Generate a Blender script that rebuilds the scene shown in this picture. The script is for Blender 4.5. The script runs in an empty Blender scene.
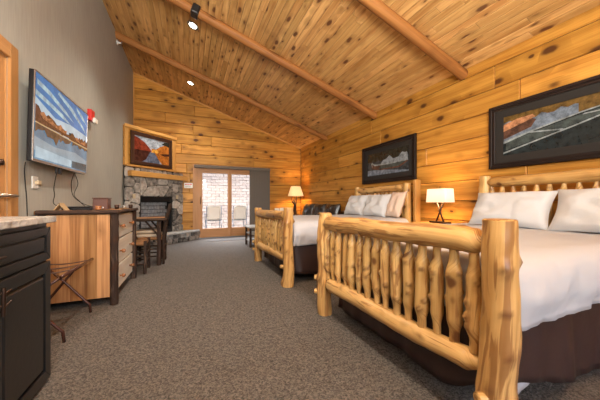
import bpy, math, random
from mathutils import Vector, Matrix, noise
random.seed(7)
sc = bpy.context.scene
col = sc.collection
PI = math.pi

# ------------------------------------------------------------------ camera, world, lights, exposure
FPX, HOR = 260.0, 202.0
YAW = math.atan(111 / 260.0)
cam = bpy.data.cameras.new('camera')
cam.sensor_width = 36.0
cam.lens = FPX / 600 * 36.0
cam.shift_y = (HOR - 200) / 600.0
cam.clip_start = 0.02
co = bpy.data.objects.new('camera', cam)
col.objects.link(co)
co.location = (0, 0, 1.05)
co.rotation_euler = (PI / 2, 0, -YAW)
sc.camera = co

w = bpy.data.worlds.new('world')
sc.world = w
w.use_nodes = True
nt = w.node_tree
bg = nt.nodes['Background']
sky = nt.nodes.new('ShaderNodeTexSky')
sky.sky_type = 'NISHITA'
sky.sun_disc = False
sky.sun_elevation = math.radians(42)
sky.sun_rotation = math.radians(200)
nt.links.new(sky.outputs[0], bg.inputs[0])
bg.inputs[1].default_value = 0.55

def area(name, loc, rot, sx, sy, power, color):
    l = bpy.data.lights.new(name, 'AREA')
    l.shape = 'RECTANGLE'; l.size = sx; l.size_y = sy
    l.energy = power; l.color = color
    o = bpy.data.objects.new(name, l)
    o.location = loc; o.rotation_euler = rot
    col.objects.link(o)
    return o

sun = bpy.data.lights.new('sun', 'SUN')
sun.energy = 2.1; sun.angle = math.radians(2); sun.color = (1, .93, .84)
so = bpy.data.objects.new('sun', sun)
so.rotation_euler = (math.radians(31), 0, math.radians(24))
col.objects.link(so)
# added fill lamp behind the camera, at the opening in the near wall
area('rear_fill', (1.0, -2.9, 1.75), (math.radians(90), 0, 0), 3.6, 1.9, 22, (1, .97, .94))
# added lamp aimed up and forward to brighten the ceiling and the room
area('ceiling_fill', (.2, -1.0, 2.2), (math.radians(140), 0, 0), 1.6, 1.2, 300, (1, .96, .90))

# added area lamp, hidden above the patio door, standing in for skylight
area('patio_fill', (1.0, 9.7, 3.6), (math.radians(-55), 0, 0), 3.5, 1.6, 480, (.95, .97, 1))
sc.view_settings.view_transform = 'Standard'
sc.view_settings.look = 'None'
sc.view_settings.gamma = 1
sc.view_settings.exposure = 0.45

# ------------------------------------------------------------------ materials
def newmat(name):
    m = bpy.data.materials.new(name)
    m.use_nodes = True
    return m, m.node_tree.nodes, m.node_tree.links, m.node_tree.nodes['Principled BSDF']

def plain(name, c, rough=.5, metal=0, bump=0, bscale=60, var=0, vscale=6, spec=.5, sheen=0, alpha=1, emit=None, es=0, coord='Object'):
    m, n, l, p = newmat(name)
    p.inputs['Base Color'].default_value = (*c, 1)
    p.inputs['Roughness'].default_value = rough
    p.inputs['Metallic'].default_value = metal
    p.inputs['Specular IOR Level'].default_value = spec
    if sheen: p.inputs['Sheen Weight'].default_value = sheen
    if emit:
        p.inputs['Emission Color'].default_value = (*emit, 1)
        p.inputs['Emission Strength'].default_value = es
    tc = n.new('ShaderNodeTexCoord')
    if bump:
        t = n.new('ShaderNodeTexNoise'); t.inputs['Scale'].default_value = bscale; t.inputs['Detail'].default_value = 3
        l.new(tc.outputs[coord], t.inputs['Vector'])
        b = n.new('ShaderNodeBump'); b.inputs['Strength'].default_value = bump; b.inputs['Distance'].default_value = .01
        l.new(t.outputs[0], b.inputs['Height']); l.new(b.outputs[0], p.inputs['Normal'])
    if var:
        t = n.new('ShaderNodeTexNoise'); t.inputs['Scale'].default_value = vscale; t.inputs['Detail'].default_value = 4
        l.new(tc.outputs[coord], t.inputs['Vector'])
        r = n.new('ShaderNodeValToRGB')
        r.color_ramp.elements[0].position = .3; r.color_ramp.elements[1].position = .7
        r.color_ramp.elements[0].color = (*[max(0, x * (1 - var)) for x in c], 1)
        r.color_ramp.elements[1].color = (*[min(1, x * (1 + var)) for x in c], 1)
        l.new(t.outputs[0], r.inputs[0]); l.new(r.outputs[0], p.inputs['Base Color'])
    return m

def math_(n, l, op, a, b=None, c=None):
    x = n.new('ShaderNodeMath'); x.operation = op
    for i, v in enumerate((a, b, c)):
        if v is None: continue
        if isinstance(v, (int, float)): x.inputs[i].default_value = v
        else: l.new(v, x.inputs[i])
    return x.outputs[0]

def mixc(n, l, fac, a, b, mode='MIX'):
    x = n.new('ShaderNodeMix'); x.data_type = 'RGBA'; x.blend_type = mode
    for i, v in ((0, fac), (6, a), (7, b)):
        if isinstance(v, (int, float)): x.inputs[i].default_value = v
        elif isinstance(v, tuple): x.inputs[i].default_value = (*v, 1)
        else: l.new(v, x.inputs[i])
    return x.outputs[2]

def wood(name, light, dark, knotc=(.07, .025, .01), rough=.42, kx=4.2, kt=1.9, ksize=.085, kprob=.55, tint=.35,
         gstr=.8, streak=0, streakc=(.22, .09, .03), bump=.25, coat=0.0):
    """wood driven by the mesh attributes gc (across, depth, along the grain), rn (random per piece), kn (branch knots)"""
    m, n, l, p = newmat(name)
    at = n.new('ShaderNodeAttribute'); at.attribute_name = 'gc'
    rn = n.new('ShaderNodeAttribute'); rn.attribute_name = 'rn'
    kn = n.new('ShaderNodeAttribute'); kn.attribute_name = 'kn'
    def mapped(sx, sy, sz):
        mp = n.new('ShaderNodeMapping'); mp.inputs['Scale'].default_value = (sx, sy, sz)
        l.new(at.outputs['Vector'], mp.inputs[0]); return mp.outputs[0]
    def nz(vec, detail=3, dist=0):
        t = n.new('ShaderNodeTexNoise'); t.inputs['Scale'].default_value = 1; t.inputs['Detail'].default_value = detail
        t.inputs['Distortion'].default_value = dist
        l.new(vec, t.inputs['Vector']); return t.outputs[0]
    g1 = nz(mapped(14, 14, .9), 3, .4)
    g2 = nz(mapped(90, 90, 2.2), 2)
    g = math_(n, l, 'ADD', math_(n, l, 'MULTIPLY', g1, .65), math_(n, l, 'MULTIPLY', g2, .35))
    r = n.new('ShaderNodeValToRGB')
    r.color_ramp.elements[0].position = .5 - .28 / max(gstr, .1) * .6; r.color_ramp.elements[1].position = .5 + .28 / max(gstr, .1) * .6
    r.color_ramp.elements[0].color = (*dark, 1); r.color_ramp.elements[1].color = (*light, 1)
    l.new(g, r.inputs[0])
    c = r.outputs[0]
    # tint per piece
    v = math_(n, l, 'ADD', math_(n, l, 'MULTIPLY', rn.outputs['Fac'], tint), 1 - tint * .55)
    comb = n.new('ShaderNodeCombineColor')
    l.new(v, comb.inputs[0]); l.new(v, comb.inputs[1])
    l.new(math_(n, l, 'POWER', v, 1.35), comb.inputs[2])
    c = mixc(n, l, 1.0, c, comb.outputs[0], 'MULTIPLY')
    if streak:
        s = nz(mapped(24, 24, 2.2), 4, 1.2)
        f = n.new('ShaderNodeMapRange'); f.inputs[1].default_value = .60 - streak * .11; f.inputs[2].default_value = .66 - streak * .10
        l.new(s, f.inputs[0])
        c = mixc(n, l, math_(n, l, 'MULTIPLY', f.outputs[0], .8), c, streakc)
    # knots
    if kprob:
        vo = n.new('ShaderNodeTexVoronoi'); vo.voronoi_dimensions = '3D'; vo.inputs['Scale'].default_value = 1
        mp = n.new('ShaderNodeMapping'); mp.inputs['Scale'].default_value = (kx, 0, kt)
        wob = n.new('ShaderNodeTexNoise'); wob.inputs['Scale'].default_value = 12
        l.new(at.outputs['Vector'], wob.inputs['Vector'])
        va = n.new('ShaderNodeVectorMath'); va.operation = 'MULTIPLY_ADD'
        l.new(wob.outputs['Color'], va.inputs[0]); va.inputs[1].default_value = (.03, 0, .03)
        l.new(at.outputs['Vector'], va.inputs[2]); l.new(va.outputs[0], mp.inputs[0])
        l.new(mp.outputs[0], vo.inputs['Vector'])
        # anisotropy correction: cells are longer along the grain, so knots come out slightly oval
        sp = n.new('ShaderNodeSeparateColor'); l.new(vo.outputs['Color'], sp.inputs[0])
        has = math_(n, l, 'LESS_THAN', sp.outputs[0], kprob)
        size = math_(n, l, 'MULTIPLY_ADD', sp.outputs[1], ksize * .9, ksize * .6)
        k = n.new('ShaderNodeMapRange'); k.interpolation_type = 'SMOOTHSTEP'
        l.new(vo.outputs['Distance'], k.inputs[0]); l.new(math_(n, l, 'MULTIPLY', size, 1.25), k.inputs[1]); l.new(math_(n, l, 'MULTIPLY', size, .55), k.inputs[2])
        halo = n.new('ShaderNodeMapRange'); halo.interpolation_type = 'SMOOTHSTEP'
        l.new(vo.outputs['Distance'], halo.inputs[0]); l.new(math_(n, l, 'MULTIPLY', size, 3.2), halo.inputs[1]); l.new(math_(n, l, 'MULTIPLY', size, 1.0), halo.inputs[2])
        kf = math_(n, l, 'MULTIPLY', k.outputs[0], has); hf = math_(n, l, 'MULTIPLY', math_(n, l, 'MULTIPLY', halo.outputs[0], has), .45)
        c = mixc(n, l, hf, c, tuple(x * .6 for x in dark))
        c = mixc(n, l, math_(n, l, 'MULTIPLY', kf, .9), c, knotc)
    c = mixc(n, l, math_(n, l, 'MULTIPLY', kn.outputs['Fac'], .9), c, knotc)
    l.new(c, p.inputs['Base Color'])
    p.inputs['Roughness'].default_value = rough
    p.inputs['Specular IOR Level'].default_value = .22
    if coat: p.inputs['Coat Weight'].default_value = coat; p.inputs['Coat Roughness'].default_value = .2
    b = n.new('ShaderNodeBump'); b.inputs['Strength'].default_value = bump; b.inputs['Distance'].default_value = .004
    l.new(g, b.inputs['Height']); l.new(b.outputs[0], p.inputs['Normal'])
    return m

M = {}
M['pine_wall'] = wood('pine wall boards', (.64, .32, .062), (.38, .155, .022), knotc=(.06, .018, .008), tint=.34, kx=5.5, kt=3.2, ksize=.16, kprob=.85, gstr=1.15)
M['pine_ceiling'] = wood('pine ceiling boards', (.70, .42, .155), (.44, .21, .062), knotc=(.10, .03, .012), tint=.28, kx=11, kt=4.5, ksize=.2, kprob=.6, gstr=1.1)
M['beam'] = wood('varnished beam log', (.42, .18, .05), (.20, .07, .018), tint=.1, kx=4, kt=3, ksize=.14, rough=.55)
M['trim'] = wood('pine trim', (.66, .36, .11), (.48, .23, .06), tint=.2, kx=5, kt=2, ksize=.06, kprob=.4)
M['door'] = wood('door timber', (.50, .26, .10), (.34, .155, .05), tint=.25, kx=5, kt=1.5, ksize=.06, kprob=.25)
M['oakframe'] = wood('sliding door timber', (.56, .30, .14), (.42, .20, .08), tint=.15, kprob=0)
M['log'] = wood('peeled varnished log', (.72, .46, .18), (.50, .26, .075), knotc=(.13, .045, .015), tint=.25, kx=9, kt=7, ksize=.14, kprob=.7,
                streak=.3, streakc=(.30, .13, .04), rough=.38, coat=.25, bump=.5, gstr=1.1)
M['log_streaky'] = wood('peeled log with brown heartwood streaks', (.70, .43, .16), (.46, .23, .065), knotc=(.11, .04, .015), tint=.15, kx=7, kt=4, ksize=.12, kprob=.6,
                streak=.85, streakc=(.27, .115, .035), rough=.38, coat=.25, bump=.5, gstr=1.1)
M['bark'] = wood('dark hickory bark', (.06, .034, .023), (.018, .010, .007), tint=.4, kprob=0, rough=.8, bump=1.0, streak=.4, streakc=(.12, .075, .05))
M['dresser'] = wood('hickory dresser panel', (.52, .27, .11), (.22, .085, .028), tint=.5, kx=3, kt=1.6, ksize=.05, kprob=.35, gstr=1.2, rough=.5)
M['drawer'] = wood('pale hickory drawer front', (.82, .76, .66), (.64, .55, .45), tint=.3, kx=4, kt=1.5, ksize=.05, kprob=.2, rough=.5)
M['knob'] = wood('drawer knob', (.40, .16, .06), (.22, .08, .03), kprob=0, rough=.25, coat=.5)
M['seatwood'] = wood('woven seat wood', (.42, .20, .08), (.22, .09, .03), kprob=0)
M['framedark'] = wood('dark picture frame', (.030, .017, .013), (.008, .005, .005), kprob=0, rough=.45)
M['framebrown'] = wood('brown picture frame', (.085, .035, .018), (.03, .013, .008), kprob=0, rough=.45)

# wall plaster on the left, subtle vertical weave
def plaster():
    m, n, l, p = newmat('taupe wall covering')
    tc = n.new('ShaderNodeTexCoord')
    mp = n.new('ShaderNodeMapping'); mp.inputs['Scale'].default_value = (3, 40, 3.5); l.new(tc.outputs['Object'], mp.inputs[0])
    t = n.new('ShaderNodeTexNoise'); t.inputs['Scale'].default_value = 1; t.inputs['Detail'].default_value = 4; l.new(mp.outputs[0], t.inputs[0])
    t2 = n.new('ShaderNodeTexNoise'); t2.inputs['Scale'].default_value = 1.4; t2.inputs['Detail'].default_value = 5; l.new(tc.outputs['Object'], t2.inputs[0])
    f = math_(n, l, 'ADD', math_(n, l, 'MULTIPLY', t.outputs[0], .6), math_(n, l, 'MULTIPLY', t2.outputs[0], .4))
    r = n.new('ShaderNodeValToRGB'); r.color_ramp.elements[0].position = .35; r.color_ramp.elements[1].position = .65
    r.color_ramp.elements[0].color = (.32, .31, .275, 1); r.color_ramp.elements[1].color = (.385, .375, .335, 1)
    l.new(f, r.inputs[0]); l.new(r.outputs[0], p.inputs['Base Color'])
    b = n.new('ShaderNodeBump'); b.inputs['Strength'].default_value = .25; b.inputs['Distance'].default_value = .003
    l.new(t.outputs[0], b.inputs['Height']); l.new(b.outputs[0], p.inputs['Normal'])
    p.inputs['Roughness'].default_value = .75
    return m
M['plaster'] = plaster()

def carpet():
    m, n, l, p = newmat('brown loop carpet')
    tc = n.new('ShaderNodeTexCoord')
    v = n.new('ShaderNodeTexVoronoi'); v.inputs['Scale'].default_value = 130; l.new(tc.outputs['Object'], v.inputs[0])
    sp = n.new('ShaderNodeSeparateColor'); l.new(v.outputs['Color'], sp.inputs[0])
    t = n.new('ShaderNodeTexNoise'); t.inputs['Scale'].default_value = 42; t.inputs['Detail'].default_value = 3; l.new(tc.outputs['Object'], t.inputs[0])
    f = math_(n, l, 'ADD', math_(n, l, 'MULTIPLY', sp.outputs[0], .5), math_(n, l, 'MULTIPLY', t.outputs[0], .5))
    r = n.new('ShaderNodeValToRGB'); r.color_ramp.elements[0].position = .22; r.color_ramp.elements[1].position = .78
    r.color_ramp.elements[0].color = (.040, .034, .029, 1); r.color_ramp.elements[1].color = (.20, .173, .15, 1)
    l.new(f, r.inputs[0]); l.new(r.outputs[0], p.inputs['Base Color'])
    b = n.new('ShaderNodeBump'); b.inputs['Strength'].default_value = .7; b.inputs['Distance'].default_value = .008
    l.new(v.outputs['Distance'], b.inputs['Height']); l.new(b.outputs[0], p.inputs['Normal'])
    p.inputs['Roughness'].default_value = .8; p.inputs['Specular IOR Level'].default_value = .5
    return m
M['carpet'] = carpet()

def stone_mat(name, a, b_, rough=.8):
    m, n, l, p = newmat(name)
    rn = n.new('ShaderNodeAttribute'); rn.attribute_name = 'rn'
    tc = n.new('ShaderNodeTexCoord')
    t = n.new('ShaderNodeTexNoise'); t.inputs['Scale'].default_value = 14; t.inputs['Detail'].default_value = 8; l.new(tc.outputs['Object'], t.inputs[0])
    f = math_(n, l, 'ADD', math_(n, l, 'MULTIPLY', t.outputs[0], .9), math_(n, l, 'MULTIPLY', rn.outputs['Fac'], .45))
    r = n.new('ShaderNodeValToRGB'); r.color_ramp.elements[0].position = .35; r.color_ramp.elements[1].position = .95
    r.color_ramp.elements[0].color = (*a, 1); r.color_ramp.elements[1].color = (*b_, 1)
    l.new(f, r.inputs[0]); l.new(r.outputs[0], p.inputs['Base Color'])
    b = n.new('ShaderNodeBump'); b.inputs['Strength'].default_value = .9; b.inputs['Distance'].default_value = .02
    l.new(t.outputs[0], b.inputs['Height']); l.new(b.outputs[0], p.inputs['Normal'])
    p.inputs['Roughness'].default_value = rough
    return m
M['stone'] = stone_mat('grey field stone', (.035, .030, .027), (.50, .45, .40))
M['block'] = stone_mat('pale split block', (.44, .35, .30), (.60, .50, .43))
M['granite'] = stone_mat('speckled countertop', (.26, .235, .215), (.80, .76, .70), .25)
M['slate'] = stone_mat('pale hearth slab', (.25, .25, .24), (.55, .55, .53), .5)
M['pale mortar'] = plain('pale block mortar', (.46, .37, .32), .9)
M['mortar'] = plain('dark mortar', (.03, .026, .024), .9, bump=.4)
M['firebrick'] = plain('soot grey firebrick', (.20, .205, .22), .6, bump=.4, var=.3, vscale=20)
M['black'] = plain('black iron', (.008, .008, .009), .4)
M['blackgloss'] = plain('black plastic', (.008, .008, .009), .35, spec=.25)
M['cabinet'] = plain('black painted cabinet', (.012, .012, .0125), .3, bump=.05, bscale=40)
M['metal'] = plain('brushed nickel', (.55, .52, .48), .3, 1)
M['bronze'] = plain('oiled bronze', (.06, .035, .025), .35, .8)
M['racktube'] = plain('brown enamel tube', (.085, .035, .025), .25, .3)
M['strap'] = plain('brown webbing', (.09, .045, .03), .8)
M['linen'] = plain('white bed linen', (.50, .49, .505), .85, bump=.3, bscale=14)
M['pillow'] = plain('white pillowcase', (.58, .585, .60), .85, bump=.35, bscale=14)
M['pillowstripe'] = plain('beige woven pillowcase', (.66, .50, .40), .85, bump=.2, bscale=18)
M['skirt'] = plain('chocolate bed skirt', (.034, .016, .014), .5, bump=.1, bscale=30)
M['mattress'] = plain('mattress ticking', (.6, .58, .55), .9)
M['leather'] = plain('black leather', (.022, .016, .014), .28, bump=.25, bscale=35)
M['shade_hot'] = plain('cream lamp shade', (.85, .74, .58), .8, emit=(1, .74, .45), es=.6)
M['shade_amber'] = plain('amber lamp shade', (.80, .60, .34), .8, emit=(1, .62, .26), es=.6)
M['white'] = plain('white plastic', (.75, .74, .70), .4)
M['beigeplate'] = plain('beige plate', (.50, .40, .26), .5)
M['red'] = plain('red plastic', (.55, .02, .02), .35)
M['brownbox'] = plain('brown leatherette', (.11, .045, .032), .45)
M['blind'] = plain('grey brown blind fabric', (.145, .12, .10), .8)
M['cork'] = plain('tan card', (.42, .28, .14), .6)
M['aluminium'] = plain('grey aluminium', (.22, .24, .26), .4, .6)
M['sling'] = plain('white sling fabric', (.80, .76, .66), .8)
M['concrete'] = plain('patio concrete', (.42, .36, .32), .9, bump=.2, var=.1)
M['cushion'] = plain('beige seat cushion', (.52, .40, .28), .8, bump=.2)
M['glow'] = plain('lamp lens', (.9, .9, .85), .5, emit=(1, .93, .8), es=14)
M['lighttrim'] = plain('dark light trim', (.10, .09, .08), .4)
gm, n, l, p = newmat('clear glass')
p.inputs['Base Color'].default_value = (.3, .32, .33, 1); p.inputs['Roughness'].default_value = 0
p.inputs['Alpha'].default_value = .08
M['glass'] = gm

# ------------------------------------------------------------------ mesh builder
def wloc(o):
    v = Vector((0, 0, 0))
    while o: v += o.location; o = o.parent
    return v

def axes(t, up=Vector((0, 0, 1))):
    t = t.normalized()
    if abs(t.dot(up)) > .95: up = Vector((0, 1, 0))
    a = up.cross(t).normalized(); b = t.cross(a).normalized()
    return a, b, t

def clip(poly, p, nrm):
    """keep the side of a 2D line where (q-p).n <= 0"""
    out = []
    for i in range(len(poly)):
        a, b = poly[i], poly[(i + 1) % len(poly)]
        da = (a[0] - p[0]) * nrm[0] + (a[1] - p[1]) * nrm[1]
        db = (b[0] - p[0]) * nrm[0] + (b[1] - p[1]) * nrm[1]
        if da <= 0: out.append(a)
        if (da < 0 < db) or (db < 0 < da):
            t = da / (da - db); out.append((a[0] + (b[0] - a[0]) * t, a[1] + (b[1] - a[1]) * t))
    return out

class MB:
    def __init__(s): s.v = []; s.f = []; s.gc = []; s.rn = []; s.kn = []; s.mi = []; s.sm = []
    def add(s, vs, fs, gc=None, rn=None, kn=None, mi=0, smooth=False):
        b = len(s.v); s.v += [Vector(x) for x in vs]
        s.f += [tuple(i + b for i in f) for f in fs]
        s.gc += gc if gc else [tuple(x) for x in vs]
        r = random.random() if rn is None else rn
        s.rn += [r] * len(vs); s.kn += kn if kn else [0.0] * len(vs)
        s.mi += [mi] * len(fs); s.sm += [smooth] * len(fs)
        return s
    def box(s, c, size, rot=None, grain=2, mi=0, rn=None):
        """box at centre c; rot a 3x3 Matrix or a z angle; grain: index of the axis the grain runs along"""
        if isinstance(rot, (int, float)): rot = Matrix.Rotation(rot, 3, 'Z')
        R = rot or Matrix.Identity(3); c = Vector(c)
        off = Vector((random.uniform(0, 50), random.uniform(0, 50), random.uniform(0, 50)))
        vs, gc = [], []
        order = [i for i in range(3) if i != grain]
        if size[order[0]] < size[order[1]]: order.reverse()
        for x in (-.5, .5):
            for y in (-.5, .5):
                for z in (-.5, .5):
                    q = Vector((x * size[0], y * size[1], z * size[2]))
                    vs.append(c + R @ q)
                    gc.append((q[order[0]] + off[0], q[order[1]] + off[1], q[grain] + off[2]))
        fs = [(0, 1, 3, 2), (4, 6, 7, 5), (0, 4, 5, 1), (2, 3, 7, 6), (0, 2, 6, 4), (1, 5, 7, 3)]
        return s.add(vs, fs, gc, rn, mi=mi)
    def b2(s, lo, hi, **k):
        return s.box([(a + b) / 2 for a, b in zip(lo, hi)], [abs(b - a) for a, b in zip(lo, hi)], **k)
    def prism(s, poly, o, ex, ey, ez, d, grain=0, mi=0, inset=0, rn=None):
        """extrude a 2D polygon (in ex, ey) by d along ez from origin o; inset chamfers the far face"""
        o, ex, ey, ez = map(Vector, (o, ex, ey, ez))
        if len(poly) < 3: return s
        a = sum(poly[i][0] * poly[(i + 1) % len(poly)][1] - poly[(i + 1) % len(poly)][0] * poly[i][1] for i in range(len(poly)))
        if (a < 0) != (ex.cross(ey).dot(ez) * d < 0): poly = poly[::-1]
        n = len(poly); cx = sum(q[0] for q in poly) / n; cy = sum(q[1] for q in poly) / n
        off = Vector((random.uniform(0, 50), random.uniform(0, 50), random.uniform(0, 50)))
        vs, gc = [], []
        def put(q, z):
            vs.append(o + ex * q[0] + ey * q[1] + ez * z)
            al, ac = (q[0], q[1]) if grain == 0 else (q[1], q[0])
            gc.append((ac + off[0], z + off[1], al + off[2]))
        for q in poly: put(q, 0)
        fs = [tuple(range(n))[::-1]]
        k = n
        if inset:
            for q in poly: put(q, d - math.copysign(inset, d) * .8)
            for q in poly:
                L = math.hypot(q[0] - cx, q[1] - cy) or 1; m = max(.3, 1 - inset / L)
                put((cx + (q[0] - cx) * m, cy + (q[1] - cy) * m), d)
            for i in range(n):
                j = (i + 1) % n
                fs.append((i, j, n + j, n + i)); fs.append((n + i, n + j, 2 * n + j, 2 * n + i))
            fs.append(tuple(range(2 * n, 3 * n)))
        else:
            for q in poly: put(q, d)
            for i in range(n):
                j = (i + 1) % n; fs.append((i, j, n + j, n + i))
            fs.append(tuple(range(n, 2 * n)))
        return s.add(vs, fs, gc, rn, mi=mi)
    def log(s, p0, p1, r0, r1, seg=12, rings=12, bumps=(), tend=0, tr=.55, wob=.06, crook=0, seed=None, cap=.12, square=0, mi=0, rn=None):
        """a natural log: noisy taper, branch knots as bumps (t, angle, height, width), tenons of length tend at both ends"""
        p0, p1 = Vector(p0), Vector(p1); d = p1 - p0; L = d.length
        a, b, t = axes(d); sd = random.uniform(0, 100) if seed is None else seed
        off = (random.uniform(0, 50), random.uniform(0, 50), random.uniform(0, 50))
        vs, gc, kn, fs = [], [], [], []
        ts = [i / rings for i in range(rings + 1)]
        if tend:
            e = tend / L
            ts = sorted(set([x for x in ts if e * 1.9 < x < 1 - e * 1.9] + [0, e * .85, e * 1.15, e * 1.8, 1 - e * 1.8, 1 - e * 1.15, 1 - e * .85, 1]))
        for q in ts:
            r = r0 + (r1 - r0) * q
            if tend:
                dd = min(q, 1 - q) * L
                if dd < tend: r *= tr
                elif dd < tend * 2: r *= tr + (1 - tr) * min(1, (dd - tend) / tend * 1.1)
            cx = crook * noise.noise(Vector((q * 2.2, sd, 1))) if 0 < q < 1 else 0
            cy = crook * noise.noise(Vector((q * 2.2, sd, 7))) if 0 < q < 1 else 0
            c = p0 + d * q + a * cx + b * cy
            for k in range(seg):
                an = 2 * PI * k / seg
                rr = r * (1 + wob * noise.noise(Vector((math.cos(an) * 1.3, math.sin(an) * 1.3 + sd, q * L * 5)))
                          + wob * .8 * noise.noise(Vector((math.cos(an) * 2.5, math.sin(an) * 2.5 + sd, q * L * 14))))
                kk = 0
                for (bt, ba, bh, bw) in bumps:
                    da = (an - ba + PI) % (2 * PI) - PI
                    dist = math.hypot((q - bt) * L, da * r) / bw
                    g = math.exp(-dist * dist * 1.6)
                    rr += bh * g
                    if dist < 1.0: kk = max(kk, .85 * math.exp(-((dist - .55) / .3) ** 2), .35 if dist < .3 else 0)
                if square:
                    ca, sa = abs(math.cos(an)), abs(math.sin(an))
                    rr *= (1 - square) + square * (1 / max(ca, sa))
                vs.append(c + (a * math.cos(an) + b * math.sin(an)) * rr)
                gc.append((an * r + off[0], off[1], q * L + off[2])); kn.append(kk)
        R = len(ts)
        for i in range(R - 1):
            for k in range(seg):
                k2 = (k + 1) % seg
                fs.append((i * seg + k, i * seg + k2, (i + 1) * seg + k2, (i + 1) * seg + k))
        s.add(vs, fs, gc, rn, kn, mi, True)
        # end caps with a rounded rim
        for e, base, sg in ((0, 0, -1), (1, (R - 1) * seg, 1)):
            ring = vs[base:base + seg]; c = sum(ring, Vector()) / seg
            ins = [c + (x - c) * (1 - cap) + t * sg * r0 * cap * .6 for x in ring]
            v2 = ring + ins + [c + t * sg * r0 * cap * .7]
            f2 = []
            for k in range(seg):
                k2 = (k + 1) % seg
                q1 = (k, k2, seg + k2, seg + k); q2 = (seg + k, seg + k2, 2 * seg)
                f2.append(q1 if e else q1[::-1]); f2.append(q2 if e else q2[::-1])
            g2 = [((x - c).dot(a) * 1.0 + off[0] + 3, (x - c).dot(b) + off[1], (x - c).length * 12 + off[2]) for x in v2]
            s.add(v2, f2, g2, rn if rn is not None else .5, [.12] * seg + [.12] * seg + [.35], mi, False)
        return s
    def tube(s, pts, r, seg=8, mi=0, closed=False):
        pts = [Vector(p) for p in pts]; n = len(pts); vs, fs, gc = [], [], []
        rs = r if isinstance(r, (list, tuple)) else [r] * n
        ref = None; L = 0
        for i, p in enumerate(pts):
            if closed: t = pts[(i + 1) % n] - pts[i - 1]
            else: t = pts[min(i + 1, n - 1)] - pts[max(i - 1, 0)]
            t.normalize()
            if ref is None: a, b, _ = axes(t)
            else:
                a = (ref - t * ref.dot(t)).normalized(); b = t.cross(a)
            ref = a
            if i: L += (pts[i] - pts[i - 1]).length
            for k in range(seg):
                an = 2 * PI * k / seg
                vs.append(p + (a * math.cos(an) + b * math.sin(an)) * rs[i]); gc.append((an * rs[i], 0, L))
        m = n if closed else n - 1
        for i in range(m):
            i2 = (i + 1) % n
            for k in range(seg):
                k2 = (k + 1) % seg
                fs.append((i * seg + k, i * seg + k2, i2 * seg + k2, i2 * seg + k))
        if not closed:
            fs.append(tuple(range(seg))[::-1]); fs.append(tuple(range((n - 1) * seg, n * seg)))
        return s.add(vs, fs, gc, mi=mi, smooth=True)
    def lathe(s, prof, c, seg=24, ax=(0, 0, 1), mi=0, sx=1, sy=1):
        c = Vector(c); a, b, t = axes(Vector(ax)); vs, fs, gc = [], [], []
        for (r, z) in prof:
            for k in range(seg):
                an = 2 * PI * k / seg
                vs.append(c + a * math.cos(an) * r * sx + b * math.sin(an) * r * sy + t * z); gc.append((an * r, 0, z))
        for i in range(len(prof) - 1):
            for k in range(seg):
                k2 = (k + 1) % seg; fs.append((i * seg + k, i * seg + k2, (i + 1) * seg + k2, (i + 1) * seg + k))
        if prof[0][0] > 1e-4: fs.append(tuple(range(seg))[::-1])
        if prof[-1][0] > 1e-4: fs.append(tuple(range((len(prof) - 1) * seg, len(prof) * seg)))
        return s.add(vs, fs, gc, mi=mi, smooth=True)
    def grid(s, fn, nu, nv, smooth=True, mi=0, wrap=False):
        vs = [fn(i / nu, j / nv) for i in range(nu + 1) for j in range(nv + 1)]
        fs = [(i * (nv + 1) + j, (i + 1) * (nv + 1) + j, (i + 1) * (nv + 1) + j + 1, i * (nv + 1) + j + 1) for i in range(nu) for j in range(nv)]
        return s.add(vs, fs, mi=mi, smooth=smooth)
    def build(s, name, mat, parent=None, origin=None, bevel=0, seg=1, angle=35, weld=False, solid=0, subsurf=0):
        o0 = wloc(parent) if parent else Vector(origin or (0, 0, 0))
        me = bpy.data.meshes.new(name)
        me.from_pydata([v - o0 for v in s.v], [], s.f)
        for m in (mat if isinstance(mat, list) else [mat]): me.materials.append(M[m] if isinstance(m, str) else m)
        me.polygons.foreach_set('material_index', s.mi)
        me.polygons.foreach_set('use_smooth', s.sm)
        a = me.attributes.new('gc', 'FLOAT_VECTOR', 'POINT'); a.data.foreach_set('vector', [x for g in s.gc for x in g])
        a = me.attributes.new('rn', 'FLOAT', 'POINT'); a.data.foreach_set('value', s.rn)
        a = me.attributes.new('kn', 'FLOAT', 'POINT'); a.data.foreach_set('value', s.kn)
        me.update()
        o = bpy.data.objects.new(name, me); col.objects.link(o)
        if parent: o.parent = parent
        else: o.location = o0
        if solid:
            d = o.modifiers.new('solid', 'SOLIDIFY'); d.thickness = solid; d.offset = -1
        if subsurf:
            d = o.modifiers.new('sub', 'SUBSURF'); d.levels = subsurf; d.render_levels = subsurf
        if bevel:
            d = o.modifiers.new('bevel', 'BEVEL'); d.width = bevel; d.segments = seg; d.limit_method = 'ANGLE'; d.angle_limit = math.radians(angle)
        return o

def tag(o, label, cat, group=None, kind=None):
    o['label'] = label; o['category'] = cat
    if group: o['group'] = group
    if kind: o['kind'] = kind
    return o
def struct(o, label=None):
    o['kind'] = 'structure'
    if label: o['label'] = label
    return o
def thing(name, loc, label, cat, group=None):
    o = bpy.data.objects.new(name, None); col.objects.link(o); o.location = loc; o.empty_display_size = .1
    return tag(o, label, cat, group)
def copy_tree(o, parent=None):
    c = o.copy(); col.objects.link(c)
    if parent: c.parent = parent
    for ch in list(o.children): copy_tree(ch, c)
    return c

# ------------------------------------------------------------------ room shell
XL, XR, YB, YF = -1.33, 3.40, -3.0, 7.90
SL = .338
def zc(x): return 2.82 + (XR - x) * SL
al = math.atan(SL)
ROWH = .272

# floor
MB().b2((XL - .2, YB - .2, -.12), (XR + .2, YF + .06, 0)).build('floor', 'carpet')
struct(bpy.data.objects['floor'], 'brown loop pile carpet floor')

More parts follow.
